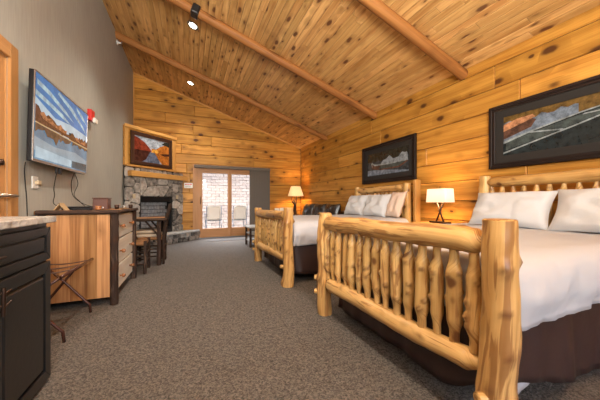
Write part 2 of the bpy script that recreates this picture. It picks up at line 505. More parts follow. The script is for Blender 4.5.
# left wall with a doorway
DY0, DY1, DZ = 1.93, 2.815, 2.20
lw = MB()
lw.b2((XL - .15, YB, 0), (XL, DY0, zc(XL) + .05)); lw.b2((XL - .15, DY1, 0), (XL, YF, zc(XL) + .05)); lw.b2((XL - .15, DY0, DZ), (XL, DY1, zc(XL) + .05))
struct(lw.build('wall_left', 'plaster'), 'tall taupe plaster wall')

# right wall: horizontal pine boards
rw = MB()
z = -.02; row = 0
while z < zc(XR):
    y = YB - random.uniform(0, 2.5); z1 = min(z + ROWH, zc(XR) + .03)
    while y < YF:
        y1 = y + random.choice([1.6, 2.3, 2.9, 3.6, 4.2])
        a, b = max(y, YB), min(y1, YF)
        if b - a > .02: rw.b2((XR, a + .0012, max(z, 0) + .0025), (XR + .022, b - .0012, z1 - .0025), grain=1)
        y = y1
    z += ROWH; row += 1
rw.build('wall_right', 'pine_wall', bevel=.009)
struct(bpy.data.objects['wall_right'], 'wall of wide horizontal knotty pine boards')
struct(MB().b2((XR + .022, YB, 0), (XR + .15, YF + .2, zc(XR) + .1)).build('wall_right_backing', 'mortar')) 

# far wall: boards around the sliding door opening, cut by the ceiling slope
OX0, OX1, OZ = .20, 2.20, 2.06
fw = MB(); z = -.06
while z < zc(XL):
    z1 = z + ROWH; x = XL - random.uniform(0, 2.5)
    while x < XR:
        x1 = x + random.choice([2.0, 2.8, 3.6, 4.4]); a, b = max(x, XL), min(x1, XR)
        x = x1
        if b - a < .02: continue
        rects = []
        if z >= OZ: rects = [(a, b, z, z1)]
        else:
            if a < OX0: rects.append((a, min(b, OX0), z, z1))
            if b > OX1: rects.append((max(a, OX1), b, z, z1))
            if z1 > OZ + .01 and b > OX0 and a < OX1: rects.append((max(a, OX0), min(b, OX1), OZ, z1))
        for (p, q, r, s_) in rects:
            if q - p < .004: continue
            pl = [(p + .0012, max(r, 0) + .003), (q - .0012, max(r, 0) + .003), (q - .0012, s_ - .003), (p + .0012, s_ - .003)]
            pl = clip(pl, (XR, zc(XR) + .02), (SL, 1))
            fw.prism(pl, (0, YF + .022, 0), (1, 0, 0), (0, 0, 1), (0, -1, 0), .022, grain=0)
    z = z1
struct(fw.build('wall_far', 'pine_wall', bevel=.010), 'far gable wall of wide horizontal knotty pine boards')
fb = MB()
for a, b, c, d in ((XL - .15, OX0, 0, 4.5), (OX1, XR + .02, 0, 4.5), (OX0, OX1, OZ, 4.5)):
    pl = clip([(a, c), (b, c), (b, d), (a, d)], (XR, zc(XR) + .1), (SL, 1))
    fb.prism(pl, (0, YF + .024, 0), (1, 0, 0), (0, 0, 1), (0, 1, 0), .17)
struct(fb.build('wall_far_backing', 'mortar'))

# near wall behind the camera, with a wide opening put in for the fill lamp
nb = MB()
for a, b, c, d in ((XL - .15, -.8, 0, 4.5), (2.8, XR + .15, 0, 4.5), (-.8, 2.8, 2.7, 4.5), (-.8, 2.8, 0, .8)):
    pl = clip([(a, c), (b, c), (b, d), (a, d)], (XR, zc(XR) + .05), (SL, 1))
    nb.prism(pl, (0, YB, 0), (1, 0, 0), (0, 0, 1), (0, -1, 0), .15)
struct(nb.build('wall_near', 'pine_wall'), 'pine wall behind the viewer')

# ceiling: narrow boards running the length of the room
cb = MB(); BW = .092
ey = Vector((-math.cos(al), 0, math.sin(al))); up = Vector((math.sin(al), 0, math.cos(al)))
Rm = Matrix((ey, Vector((0, 1, 0)), up)).transposed()
s_ = 0.0; slopeL = (XR - XL) / math.cos(al)
while s_ < slopeL + .05:
    y = YB - random.uniform(0, 2)
    while y < YF:
        y1 = y + random.choice([1.0, 1.5, 2.0, 2.6, 3.2]); a, b = max(y, YB), min(y1, YF + .02); y = y1
        if b - a < .02: continue
        c = Vector((XR, (a + b) / 2, zc(XR))) + ey * (s_ + BW / 2) + up * .01
        cb.box(c, (BW - .0025, b - a - .002, .02), rot=Rm, grain=1)
    s_ += BW
struct(cb.build('ceiling', 'pine_ceiling', bevel=.005), 'sloping ceiling of narrow pine boards')
cbk = MB(); c = Vector((XR, (YB + YF) / 2, zc(XR))) + ey * slopeL / 2 + up * .09
cbk.box(c, (slopeL + .5, YF - YB + .5, .13), rot=Rm)
struct(cbk.build('ceiling_backing', 'mortar'))

# crown strip between ceiling and the far wall, and along the right wall
t1 = MB(); pl = [(XL, zc(XL)), (XR, zc(XR)), (XR, zc(XR) - .035), (XL, zc(XL) - .035)]
t1.prism(pl, (0, YF, 0), (1, 0, 0), (0, 0, 1), (0, -1, 0), .02)
struct(t1.build('trim_1', 'trim', bevel=.004), 'pine strip under the ceiling on the far wall')
struct(MB().b2((XL, YF - .022, 0), (XL + .025, YF, zc(XL) - .06)).build('trim_2', 'trim', bevel=.004), 'pine corner strip')

# ceiling beams: whole logs
def beam(y, label, seed, group='log beams across the ceiling'):
    random.seed(seed)
    o = thing('ceiling_beam', (XR, y, zc(XR)), label, 'beam', group)
    r = .068
    a = Vector((XR + .01, y, zc(XR + .01) - .055)); b = Vector((XL - .01, y, zc(XL - .01) - .055))
    bumps = [(random.random(), random.uniform(2.5, 5.5), .012, .04) for _ in range(9)]
    MB().log(a, b, r, r * 1.04, seg=18, rings=40, bumps=bumps, wob=.05, seed=seed).build('beam_log', 'beam', o)
    return o
beam(2.36, 'round log beam nearest the viewer, ending above the large canoe picture side', 11)
bm = beam(4.17, 'log beam in the middle of the ceiling with a black metal collar', 12)
MB().box((.09, 4.15, zc(.09) - .06), (.11, .16, .15), rot=Matrix.Rotation(al, 3, 'Y')).build('collar', 'black', bm, bevel=.02, seg=2)['label'] = 'black metal collar'
beam(6.17, 'log beam farthest from the viewer, closest to the far gable wall', 13)
beam(.45, 'log beam overhead beside the camera position', 14)

# ------------------------------------------------------------------ front door on the left
d1 = thing('door_1', (XL, 2.4, 0), 'timber front door with nickel lever and deadbolt on the left wall', 'door'); d1['kind'] = 'structure'
dm = MB()
for i in range(6):
    y0 = DY0 + .012 + i * (DY1 - DY0 - .024) / 6
    dm.b2((XL - .055, y0 + .001, .01), (XL - .008, y0 + (DY1 - DY0 - .024) / 6 - .001, DZ - .012), grain=2)
dm.build('door_leaf', 'door', d1, bevel=.003)
fr = MB()
fr.b2((XL - .002, DY1, 0), (XL + .022, DY1 + .103, DZ + .12)); fr.b2((XL - .002, DY0 - .115, .0), (XL + .022, DY0, DZ + .12))
fr.b2((XL - .002, DY0 + .0, DZ), (XL + .022, DY1, DZ + .12), grain=1)
fr.b2((XL - .14, DY1 - .012, 0), (XL, DY1, DZ)); fr.b2((XL - .14, DY0, 0), (XL, DY0 + .012, DZ)); fr.b2((XL - .14, DY0, DZ - .012), (XL, DY1, DZ), grain=1)
fr.build('door_frame', 'door', d1, bevel=.004)
MB().lathe([(.034, 0), (.034, .012), (.024, .018), (.024, .035), (.006, .04), (0, .04)], (XL - .008, 2.71, 1.352), ax=(1, 0, 0)).build('deadbolt', 'bronze', d1)
h = MB().lathe([(.034, 0), (.034, .012), (.014, .018), (.014, .06), (0, .06)], (XL - .008, 2.71, 1.10), ax=(1, 0, 0))
h.tube([(XL + .045, 2.71, 1.10), (XL + .050, 2.75, 1.10), (XL + .050, 2.84, 1.098)], .011)
h.build('lever_handle', 'metal', d1)

# ------------------------------------------------------------------ sliding patio door
d2 = thing('door_2', (1.2, YF, 0), 'timber sliding patio door with two glass panels in the far wall', 'door'); d2['kind'] = 'structure'
k = MB()
k.b2((.10, YF - .024, 0), (.235, YF - .001, 2.115)); k.b2((2.185, YF - .024, 0), (2.29, YF - .001, 2.115)); k.b2((.235, YF - .024, 2.03), (2.185, YF - .001, 2.115), grain=0)
k.build('door_casing', 'oakframe', d2, bevel=.004)
k = MB()
k.b2((.205, YF, 0), (.24, YF + .14, 2.05)); k.b2((2.16, YF, 0), (2.195, YF + .14, 2.05)); k.b2((.24, YF, 2.0), (2.16, YF + .14, 2.05), grain=0)
k.build('door_jamb', 'oakframe', d2)
MB().b2((.24, YF, 0), (2.16, YF + .16, .03)).build('door_sill', 'aluminium', d2)
for nm, x0, x1, g0, g1, yy in (('sliding_panel', .24, 1.16, .354, 1.06, .03), ('fixed_panel', 1.09, 2.16, 1.18, 2.05, .085)):
    q = MB()
    q.b2((x0, YF + yy, .03), (g0, YF + yy + .045, 2.0)); q.b2((g1, YF + yy, .03), (x1, YF + yy + .045, 2.0))
    q.b2((g0, YF + yy, 1.885), (g1, YF + yy + .045, 2.0), grain=0); q.b2((g0, YF + yy, .03), (g1, YF + yy + .045, .285), grain=0)
    qo = q.build(nm, 'oakframe', d2, bevel=.004)
    MB().b2((g0, YF + yy + .018, .285), (g1, YF + yy + .026, 1.885)).build('glass_pane', 'glass', qo)
MB().tube([(.30, YF + .03, 1.0), (.30, YF - .005, 1.0), (.30, YF - .005, 1.2), (.30, YF + .03, 1.2)], .009).build('pull_handle', 'bronze', d2)

vb = thing('vertical_blind', (1.2, YF - .06, 0), 'grey brown vertical blind drawn to the right side of the patio door', 'blind')
MB().b2((.135, YF - .13, 2.01), (2.32, YF - .025, 2.09)).build('valance', 'blind', vb, bevel=.006)
for i in range(12):
    x0 = 1.70 + i * .05
    MB().box((x0 + .025, YF - .075, 1.02), (.004, .088, 1.98), rot=.95).build('vane', 'blind', vb)

sg = thing('warning_sign', (0, YF, 1.5), 'small white notice with red heading left of the patio door', 'sign')
MB().b2((-.125, YF - .006, 1.44), (.095, YF - .001, 1.58)).build('board', 'white', sg)
tb = MB()
for i, (a, b) in enumerate([(-.105, -.075), (-.068, -.032), (-.024, .012), (.02, .07)]): tb.b2((a, YF - .0075, 1.525), (b, YF - .006, 1.56))
tb.build('heading', 'red', sg)
tb = MB()
for i in range(3): tb.b2((-.10, YF - .0075, 1.46 + i * .019), (.07 - i * .01, YF - .006, 1.466 + i * .019))
tb.build('small_print', 'lighttrim', sg)

# ------------------------------------------------------------------ outside: patio, block wall, two chairs
struct(MB().b2((-3, YF + .19, -.14), (6, 12.2, -.02)).build('patio', 'concrete'), 'concrete patio slab')
bw = MB()
BY = 10.9
for r in range(30):
    for c_ in range(22):
        x = -2.6 + c_ * .31 + (r % 2) * .155
        bw.box((x, BY + random.uniform(-.010, .010), .04 + r * .115), (.304, .13, .110), grain=0)
bwo = struct(bw.build('wall_patio', 'block', bevel=.012), 'pale split faced block wall outside')
struct(MB().b2((-3, BY + .05, -.1), (4.6, BY + .25, 3.5)).build('wall_patio_backing', 'pale mortar'))

def patio_chair(x, y, label):
    t = thing('patio_chair', (x, y, -.02), label, 'chair', 'white sling patio chairs outside')
    w_ = .235
    MB().grid(lambda u, v: Vector((x - w_ + .03 + u * (2 * w_ - .06), y - .22 + v * .46, .43 - .03 * math.sin(v * PI))), 6, 6).build('seat_sling', 'sling', t, solid=.01)
    MB().grid(lambda u, v: Vector((x - w_ + .03 + u * (2 * w_ - .06), y - .22 - v * .15, .44 + v * .48)), 6, 6).build('back_sling', 'sling', t, solid=.01)
    for s in (-1, 1):
        MB().tube([(x + s * w_, y - .36, .92), (x + s * w_, y - .23, .44), (x + s * w_, y + .25, .43), (x + s * w_, y + .29, .2), (x + s * w_, y + .29, -.015)], .014).build('side_frame', 'aluminium', t)
        MB().tube([(x + s * w_, y - .2, .44), (x + s * w_, y - .34, .2), (x + s * w_, y - .36, -.015)], .014).build('leg', 'aluminium', t)
        MB().tube([(x + s * (w_ + .02), y - .29, .66), (x + s * (w_ + .03), y + .2, .66), (x + s * (w_ + .02), y + .27, .62), (x + s * w_, y + .28, .3)], .015).build('armrest', 'aluminium', t)
    MB().tube([(x - w_, y - .24, .43), (x + w_, y - .24, .43)], .012).build('crossbar', 'aluminium', t)
    return t
patio_chair(.76, 9.35, 'white sling patio chair behind the left glass panel')
patio_chair(1.62, 9.35, 'white sling patio chair behind the right glass panel')

# ------------------------------------------------------------------ corner fireplace
r2 = math.sqrt(.5)
A = Vector((XL, 6.72, 0)); U = Vector((r2, r2, 0)); N = Vector((r2, -r2, 0)); Z = Vector((0, 0, 1))
FL = 1.66
def D(s, off, z): return A + U * s + N * off + Z * z
fp = thing('corner_fireplace', D(.83, 0, 0), 'grey field stone corner fireplace with black firebox', 'fireplace')
core = MB()
op0, op1, opz, opb = .39, 1.29, 1.17, .34
core.prism([(0.06, 0), (FL - .06, 0), (FL - .06, 1.84), (.06, 1.84)], D(0, -.03, 0), U, Z, N, -.02)
core = MB()
for a, b, c, d in ((.06, op0, 0, 1.84), (op1, FL - .06, 0, 1.84), (op0, op1, opz, 1.84), (op0, op1, 0, opb)):
    core.prism([(a, c), (b, c), (b, d), (a, d)], D(0, -.05, 0), U, Z, N, .05)
core.build('mortar_bed', 'mortar', fp)
random.seed(21)
st = MB()
def stones(x0, x1, z0, z1, n):
    seeds = []
    tries = 0
    while len(seeds) < n and tries < 3000:
        tries += 1
        q = (random.uniform(x0, x1), random.uniform(z0, z1))
        if all(math.hypot(q[0] - e[0], (q[1] - e[1]) * .8) > math.sqrt((x1 - x0) * (z1 - z0) / n) * .72 for e in seeds): seeds.append(q)
    for i, q in enumerate(seeds):
        pl = [(x0, z0), (x1, z0), (x1, z1), (x0, z1)]
        for j, e in enumerate(seeds):
            if i != j: pl = clip(pl, ((q[0] + e[0]) / 2, (q[1] + e[1]) / 2), (e[0] - q[0], e[1] - q[1]))
        if len(pl) < 3: continue
        cx = sum(a[0] for a in pl) / len(pl); cz = sum(a[1] for a in pl) / len(pl)
        out = []
        for a in range(len(pl)):   # cut the corners to round the stone
            p_, q_ = pl[a], pl[(a + 1) % len(pl)]
            out += [(p_[0] * .86 + q_[0] * .14, p_[1] * .86 + q_[1] * .14), (p_[0] * .14 + q_[0] * .86, p_[1] * .14 + q_[1] * .86)]
        out = [(cx + (a[0] - cx) * .955, cz + (a[1] - cz) * .955) for a in out]
        st.prism(out, D(0, 0, 0), U, Z, N, random.uniform(.025, .06), inset=.018)
stones(0.03, op0 - .01, 0.0, 1.84, 13)
stones(op1 + .01, FL - .02, 0.0, 1.84, 13)
stones(op0 - .01, op1 + .01, opz + .01, 1.84, 9)
st.build('stone_veneer', 'stone', fp, bevel=.006)
# firebox
fbx = MB()
dpt = .38
fbx.prism([(op0, opb), (op1, opb), (op1, opz), (op0, opz)], D(0, -dpt, 0), U, Z, N, -.02)
for s0, s1 in ((op0 - .02, op0), (op1, op1 + .02)): fbx.prism([(s0, opb), (s1, opb), (s1, opz), (s0, opz)], D(0, -dpt, 0), U, Z, N, dpt - .05)
fbx.prism([(op0, opz), (op1, opz), (op1, opz + .02), (op0, opz + .02)], D(0, -dpt, 0), U, Z, N, dpt - .05)
fbx.prism([(op0, opb - .02), (op1, opb - .02), (op1, opb), (op0, opb)], D(0, -dpt, 0), U, Z, N, dpt - .05)
fbx.build('firebox', 'black', fp)
br = MB()
for r in range(7):
    for c_ in range(5):
        s0 = op0 + .06 + c_ * .165 - (r % 2) * .08; s1 = s0 + .155; s0 = max(s0, op0 + .06); s1 = min(s1, op1 - .06)
        if s1 - s0 > .02: br.prism([(s0, .42 + r * .09), (s1, .42 + r * .09), (s1, .42 + r * .09 + .08), (s0, .42 + r * .09 + .08)], D(0, -.13, 0), U, Z, N, .02)
br.prism([(op0 + .03, opb), (op1 - .03, opb), (op1 - .03, opz - .1), (op0 + .03, opz - .1)], D(0, -.155, 0), U, Z, N, .02, mi=1)
br.build('brick_panel', ['firebrick', 'black'], fp, bevel=.004)
sr = MB()
for a, b, c, d in ((op0, op0 + .045, opb, opz), (op1 - .045, op1, opb, opz), (op0 + .045, op1 - .045, opz - .11, opz), (op0 + .045, op1 - .045, opb, opb + .08)):
    sr.prism([(a, c), (b, c), (b, d), (a, d)], D(0, -.06, 0), U, Z, N, .05)
sr.build('insert_surround', 'blackgloss', fp, bevel=.004)
for s0 in (.215, 1.41):
    q = MB().prism([(s0 - .035, 1.13), (s0 + .035, 1.13), (s0 + .035, 1.23), (s0 - .035, 1.23)], D(0, .055, 0), U, Z, N, .012)
    o = q.build('switch_plate', 'beigeplate', fp, bevel=.003); o['label'] = 'small beige plate'
# mantel beam and the top shelf
q = MB().prism([(.07, 1.625), (FL + .0, 1.625), (FL + .0, 1.745), (.07, 1.745)], D(0, .06, 0), U, Z, N, .13)
q.build('mantel', 'trim', fp, bevel=.008, seg=2)['label'] = 'yellow pine mantel beam'
q = MB().prism([(.04, .0), (FL, .0), (FL, .03), (.04, .03)], D(0, 0, 1.845), U, Z, N, .09)
q.build('top_shelf', 'trim', fp, bevel=.005)
# hearth
hb_ = MB()
random.seed(5)
hp = [D(.02, .30, 0), D(1.93, .30, 0)]
for i in range(9):
    s0 = .3 + i * .19; s1 = s0 + .175
    hgt = .2
    pl = [(s0, 0), (s1 + random.uniform(-.02, .0), 0.0), (s1, .11 + random.uniform(-.03, .03)), (s0 + .02, .12)]
    hb_.prism(pl, D(0, .02, 0), U, Z, N, .27 + random.uniform(0, .03), inset=.02)
    pl = [(s0 + .06, .115), (s1 + .03, .115), (s1 + .04, .22), (s0 + .05, .22)]
    hb_.prism(pl, D(0, .02, 0), U, Z, N, .27 + random.uniform(0, .03), inset=.02)
hb_.build('hearth_stone', 'stone', fp, bevel=.008)
sl = MB()
P = [D(.02, .0, 0), D(-.30, .36, 0), D(1.98, .36, 0), Vector((.26, YF - .03, 0)), Vector((-.10, YF - .03, 0))]
P[1] = Vector((XL + .02, (A + N * .36).y - .36 * r2 + .06, 0)); P[0] = Vector((XL + .02, A.y - .02, 0))
P[2] = D(1.93, .36, 0)
sl.prism([(q.x, q.y) for q in P], (0, 0, .225), (1, 0, 0), (0, 1, 0), (0, 0, 1), .055)
sl.build('hearth_slab', 'slate', fp, bevel=.01)['label'] = 'pale grey slab'

# pine box above the fireplace (part of the room) and its trim
bx = MB(); e = D(1.40, 0, 0); a0 = D(.03, 0, 0)
bx.prism([(XL + .002, A.y + .04), (e.x, e.y), (e.x, YF - .03), (XL + .002, YF - .03)], (0, 0, 1.876), (1, 0, 0), (0, 1, 0), (0, 0, 1), .88)
bxo = struct(bx.build('trim_3', 'pine_wall'), 'pine boxed corner above the stone chimney breast')
tr = MB()
tr.prism([(.03, 1.88), (.12, 1.88), (.12, 2.76), (.03, 2.76)], D(0, 0, 0), U, Z, N, .022, grain=1)
tr.prism([(1.29, 1.88), (1.40, 1.88), (1.40, 2.76), (1.29, 2.76)], D(0, 0, 0), U, Z, N, .022, grain=1)
tr.prism([(.02, 2.70), (1.42, 2.70), (1.42, 2.775), (.02, 2.775)], D(0, 0.023, 0), U, Z, N, .02, grain=0)
tr.build('trim_4', 'trim', bevel=.004); struct(bpy.data.objects['trim_4'], 'pale pine trim around the boxed corner')

# ------------------------------------------------------------------ framed pictures (flat prints made of coloured shapes)
def cmat(name, c, var=.55, sc_=14, emit=0):
    m, n, l, p = newmat(name)
    tc = n.new('ShaderNodeTexCoord'); t = n.new('ShaderNodeTexNoise'); t.inputs['Scale'].default_value = sc_; t.inputs['Detail'].default_value = 8; t.inputs['Roughness'].default_value = .7
    l.new(tc.outputs['Object'], t.inputs[0])
    r = n.new('ShaderNodeValToRGB'); r.color_ramp.elements[0].position = .35; r.color_ramp.elements[1].position = .65
    r.color_ramp.elements[0].color = (*[x * (1 - var) for x in c], 1); r.color_ramp.elements[1].color = (*[min(1, x * (1 + var)) for x in c], 1)
    l.new(t.outputs[0], r.inputs[0])
    if emit:
        p.inputs['Base Color'].default_value = (.01, .01, .01, 1); p.inputs['Roughness'].default_value = .15
        l.new(r.outputs[0], p.inputs['Emission Color']); p.inputs['Emission Strength'].default_value = emit
    else:
        l.new(r.outputs[0], p.inputs['Base Color']); p.inputs['Roughness'].default_value = .25
    return m
def jag(x0, x1, y, amp, n, base, seed, drift=0):
    """a jagged skyline polygon from x0 to x1 around height y, closed along base (a height or a list of points)"""
    rr = random.Random(seed); top = []
    for i in range(n + 1):
        t = i / n; top.append((x0 + (x1 - x0) * t, y + drift * t + rr.uniform(-amp, amp)))
    b = base if isinstance(base, list) else [(x1, base), (x0, base)]
    return top + b
def print_panel(name, layers, P0, ex, ey, ez, w_, h_, parent, keep_inside=True):
    """layers: (polygon in 0..1 coords, material); drawn on top of each other by a fraction of a millimetre"""
    mb = MB(); mats = []
    for i, (poly, m) in enumerate(layers):
        if m not in mats: mats.append(m)
        o = Vector(P0) + Vector(ez) * (.0006 * i)
        pts = [(x * w_, y * h_) for x, y in poly]
        vs = [o + Vector(ex) * x + Vector(ey) * y for x, y in pts]
        area_ = sum(pts[k][0] * pts[(k + 1) % len(pts)][1] - pts[(k + 1) % len(pts)][0] * pts[k][1] for k in range(len(pts)))
        nrm = Vector(ex).cross(Vector(ey)).dot(Vector(ez))
        idx = tuple(range(len(pts)))
        if area_ * nrm < 0: idx = idx[::-1]
        mb.add(vs, [idx], mi=mats.index(m))
    return mb.build(name, mats, parent)
def frame_parts(t, P0, ex, ey, ez, w_, h_, fw_, depth, mat, matw, matmat):
    """four mitred frame rails, a mat board with opening; P0 lower left corner on the wall"""
    P0, ex, ey, ez = map(Vector, (P0, ex, ey, ez))
    f = MB()
    for k_, (w2, dd, dz) in enumerate(((fw_ * .55, 0, depth), (fw_ * .45, fw_ * .55, depth * .72))):
        a = dd; b = dd + w2
        for quad, g in (([(a, a), (w_ - a, a), (w_ - b, b), (b, b)], 0), ([(a, h_ - a), (b, h_ - b), (w_ - b, h_ - b), (w_ - a, h_ - a)], 0),
                     ([(a, a), (b, b), (b, h_ - b), (a, h_ - a)], 1), ([(w_ - a, a), (w_ - a, h_ - a), (w_ - b, h_ - b), (w_ - b, b)], 1)):
            f.prism(quad, P0, ex, ey, ez, dz, grain=g)
    f.build('frame', mat, t, bevel=.004)
    if matw:
        m = MB(); a, b = fw_, fw_ + matw
        for quad in ([(a, a), (w_ - a, a), (w_ - a, b), (a, b)], [(a, h_ - b), (w_ - a, h_ - b), (w_ - a, h_ - a), (a, h_ - a)],
                     [(a, b), (b, b), (b, h_ - b), (a, h_ - b)], [(w_ - b, b), (w_ - a, b), (w_ - a, h_ - b), (w_ - b, h_ - b)]):
            m.prism(quad, P0, ex, ey, ez, depth * .45)
        m.build('mat_board', matmat, t)
M['matgrey'] = plain('charcoal mat board', (.030, .027, .025), .7, spec=.15)
C = {k: cmat(k, v) for k, v in {
    'lake grey': (.15, .19, .25), 'dark water': (.035, .045, .055), 'pine forest': (.022, .024, .02), 'autumn forest': (.13, .075, .02),
    'orange hull': (.42, .20, .10), 'orange hull side': (.09, .045, .03), 'canoe green': (.014, .02, .022), 'gunwale': (.24, .28, .30), 'canoe inside': (.05, .065, .065),
    'mist': (.22, .26, .30), 'dusk sky': (.36, .42, .50), 'red tree': (.20, .035, .018), 'orange tree': (.42, .14, .025), 'gold tree': (.70, .34, .06), 'shade bank': (.06, .02, .015),
    'blue water': (.11, .14, .22)}.items()}
FULL = [(0, 0), (1, 0), (1, 1), (0, 1)]
# large picture over the near bed: viewed from the bed, left edge = far end
pw, ph = 1.62, .74
t = thing('framed_picture', (XR, 1.20, 1.445), 'large dark framed picture of two canoes above the near bed', 'picture')
P0 = (XR - .002, 2.01, 1.445); ex, ey, ez = (0, -1, 0), (0, 0, 1), (-1, 0, 0)
frame_parts(t, P0, ex, ey, ez, pw, ph, .062, .045, 'framedark', .085, 'matgrey')
iw, ih = pw - .294, ph - .294
lay = [(FULL, C['lake grey']),
       (jag(0, 1, .86, .05, 26, 1.0, 3), C['autumn forest']),
       (jag(.48, 1, .74, .10, 12, [(1, .92), (.48, .92)], 4), C['autumn forest']),
       ([(0, .66), (.20, .82), (.235, .76), (.20, .60), (0, .42)], C['orange hull side']),
       ([(0, .80), (.10, .88), (.21, .90), (.23, .83), (.16, .76), (0, .62)], C['orange hull']),
       ([(0, .0), (0, .34), (.2, .50), (.48, .66), (.78, .80), (1, .86), (1, 0)], C['canoe green']),
       ([(0, .30), (0, .36), (.22, .53), (.48, .69), (.78, .82), (1, .88), (1, .855), (.78, .795), (.48, .66), (.22, .495)], C['gunwale']),
       ([(0.02, .13), (.22, .27), (.45, .45), (.78, .72), (.74, .755), (.48, .63), (.2, .46), (0.02, .32)], C['canoe inside']),
       ([(0, .04), (.22, .22), (.45, .40), (.80, .70), (.80, .735), (.45, .435), (.22, .255), (0, .08)], C['gunwale']),
       ([(.17, .47), (.40, .38), (.40, .41), (.18, .50)], C['gunwale']),
       ([(.5, .62), (.68, .62), (.68, .64), (.51, .645)], C['gunwale'])]
print_panel('print', lay, (XR - .012, 2.01 - .147, 1.445 + .147), ex, ey, ez, iw, ih, t)
MB().b2((XR - .010, 2.01 - .03, 1.475), (XR - .001, 2.01 - pw + .03, 1.445 + ph - .03)).build('backing', 'black', t)
# smaller picture over the far bed
y0, pw, ph = 4.53, 1.40, .745
t = thing('framed_picture', (XR, 3.83, 1.42), 'dark framed canoe and misty forest picture above the far bed', 'picture')
frame_parts(t, (XR - .002, y0, 1.42), ex, ey, ez, pw, ph, .07, .045, 'framedark', .085, 'matgrey')
iw, ih = pw - .31, ph - .31
lay = [(FULL, C['dark water']),
       (jag(0, 1, .62, .04, 20, 1.0, 9), C['pine forest']),
       ([(.33, .42), (.42, .62), (.50, .66), (.58, .78), (.66, .60), (.78, .64), (.85, .8), (.93, .9), (.97, .7), (.98, .4), (.6, .34)], C['mist']),
       (jag(.40, .98, .72, .09, 10, [(.98, 1), (.4, 1)], 5), C['pine forest']),
       ([(0, 0), (0, .25), (.35, .22), (1, .05), (1, 0)], C['lake grey']),
       ([(.12, .30), (.10, .56), (.15, .60), (.2, .46), (.50, .44), (.96, .46), (.99, .40), (.80, .20), (.35, .20)], C['orange hull side']), ([(.35, .40), (.5, .42), (.95, .44), (.9, .36), (.4, .30)], C['shade bank']),
       ([(.30, .25), (.36, .40), (.7, .42), (.95, .43), (.78, .26)], C['canoe inside']),
       ([(.14, .34), (.13, .52), (.2, .42), (.55, .40), (.97, .43), (.97, .45), (.5, .455), (.2, .49), (.14, .59), (.10, .56)], C['gunwale'])]
print_panel('print', lay, (XR - .012, y0 - .155, 1.42 + .155), ex, ey, ez, iw, ih, t)
MB().b2((XR - .010, y0 - .03, 1.45), (XR - .001, y0 - pw + .03, 1.42 + ph - .03)).build('backing', 'black', t)
# picture over the fireplace
t = thing('framed_picture', D(.7, .022, 1.92), 'brown framed autumn lake picture above the stone fireplace', 'picture')
P0 = D(.15, .024, 1.905); pw, ph = 1.10, .75
frame_parts(t, P0, U, Z, N, pw, ph, .085, .04, 'framebrown', 0, 'matgrey')
lay = [(FULL, C['dusk sky']),
       ([(0, .45), (0, .98), (.12, .92), (.28, .80), (.40, .62), (.46, .50), (.46, .44)], C['red tree']),
       ([(0, .05), (0, .45), (.46, .47), (.42, .3), (.3, .08), (.2, 0), (0, 0)], C['shade bank']),
       ([(.2, 0), (.32, .12), (.38, .3), (.44, .46), (.6, .45), (.72, 0)], C['blue water']),
       ([(.46, .44), (.47, .60), (.60, .60), (.72, .74), (.86, .84), (1, .86), (1, .44)], C['orange tree']),
       ([(.46, .44), (.50, .56), (.62, .60), (.70, .50), (.62, .42)], C['gold tree']),
       ([(.56, .44), (1, .46), (1, 0), (.78, 0), (.66, .2)], C['orange tree']),
       ([(.7, .42), (1, .50), (1, .40), (.85, .36)], C['shade bank']),
       ([(.78, .86), (.86, .98), (1, 1), (1, .8)], C['pine forest'])]
print_panel('print', lay, D(.15 + .085, .034, 1.905 + .085), U, Z, N, pw - .17, ph - .17, t)
MB().prism([(.02, .02), (pw - .02, .02), (pw - .02, ph - .02), (.02, ph - .02)], P0, U, Z, N, .008).build('backing', 'black', t)

# ------------------------------------------------------------------ television
tv = thing('television', (-1.24, 3.6, 1.8), 'wall mounted flat television showing a mountain lake at dusk', 'television')
ty0, ty1, tz0, tz1 = 2.935, 4.20, 1.405, 2.19
ang = math.radians(1.3)
TX = Vector((0, 1, 0)); TY = Vector((math.sin(ang), 0, math.cos(ang))); TN = Vector((math.cos(ang), 0, -math.sin(ang)))
T0 = Vector((-1.27, ty0, tz0)); tw, th = ty1 - ty0, (tz1 - tz0) / math.cos(ang)
MB().prism([(0, 0), (tw, 0), (tw, th), (0, th)], T0, TX, TY, TN, .038).build('housing', 'blackgloss', tv, bevel=.006, seg=2)
bz = MB()
for a, b, c, d in ((0, tw, 0, .022), (0, tw, th - .01, th), (0, .01, .022, th - .01), (tw - .01, tw, .022, th - .01)):
    bz.prism([(a, c), (b, c), (b, d), (a, d)], T0 + TN * .038, TX, TY, TN, .005)
bz.build('bezel', 'metal', tv)
E_ = .5
S = {k: cmat('screen ' + k, v, va, s_, emit=E_) for k, (v, va, s_) in {
    'sky': ((.09, .27, .58), .3, 3), 'horizon': ((.62, .76, .86), .2, 4), 'cloud': ((.50, .66, .82), .45, 11), 'peak': ((.16, .065, .04), .8, 18),
    'peak lit': ((.50, .20, .09), .8, 22), 'water': ((.20, .34, .46), .3, 4), 'water pale': ((.42, .52, .58), .15, 4), 'shore': ((.95, .55, .25), .3, 20), 'reflection': ((.16, .10, .07), .5, 14), 'deep': ((.09, .13, .15), .4, 5)}.items()}
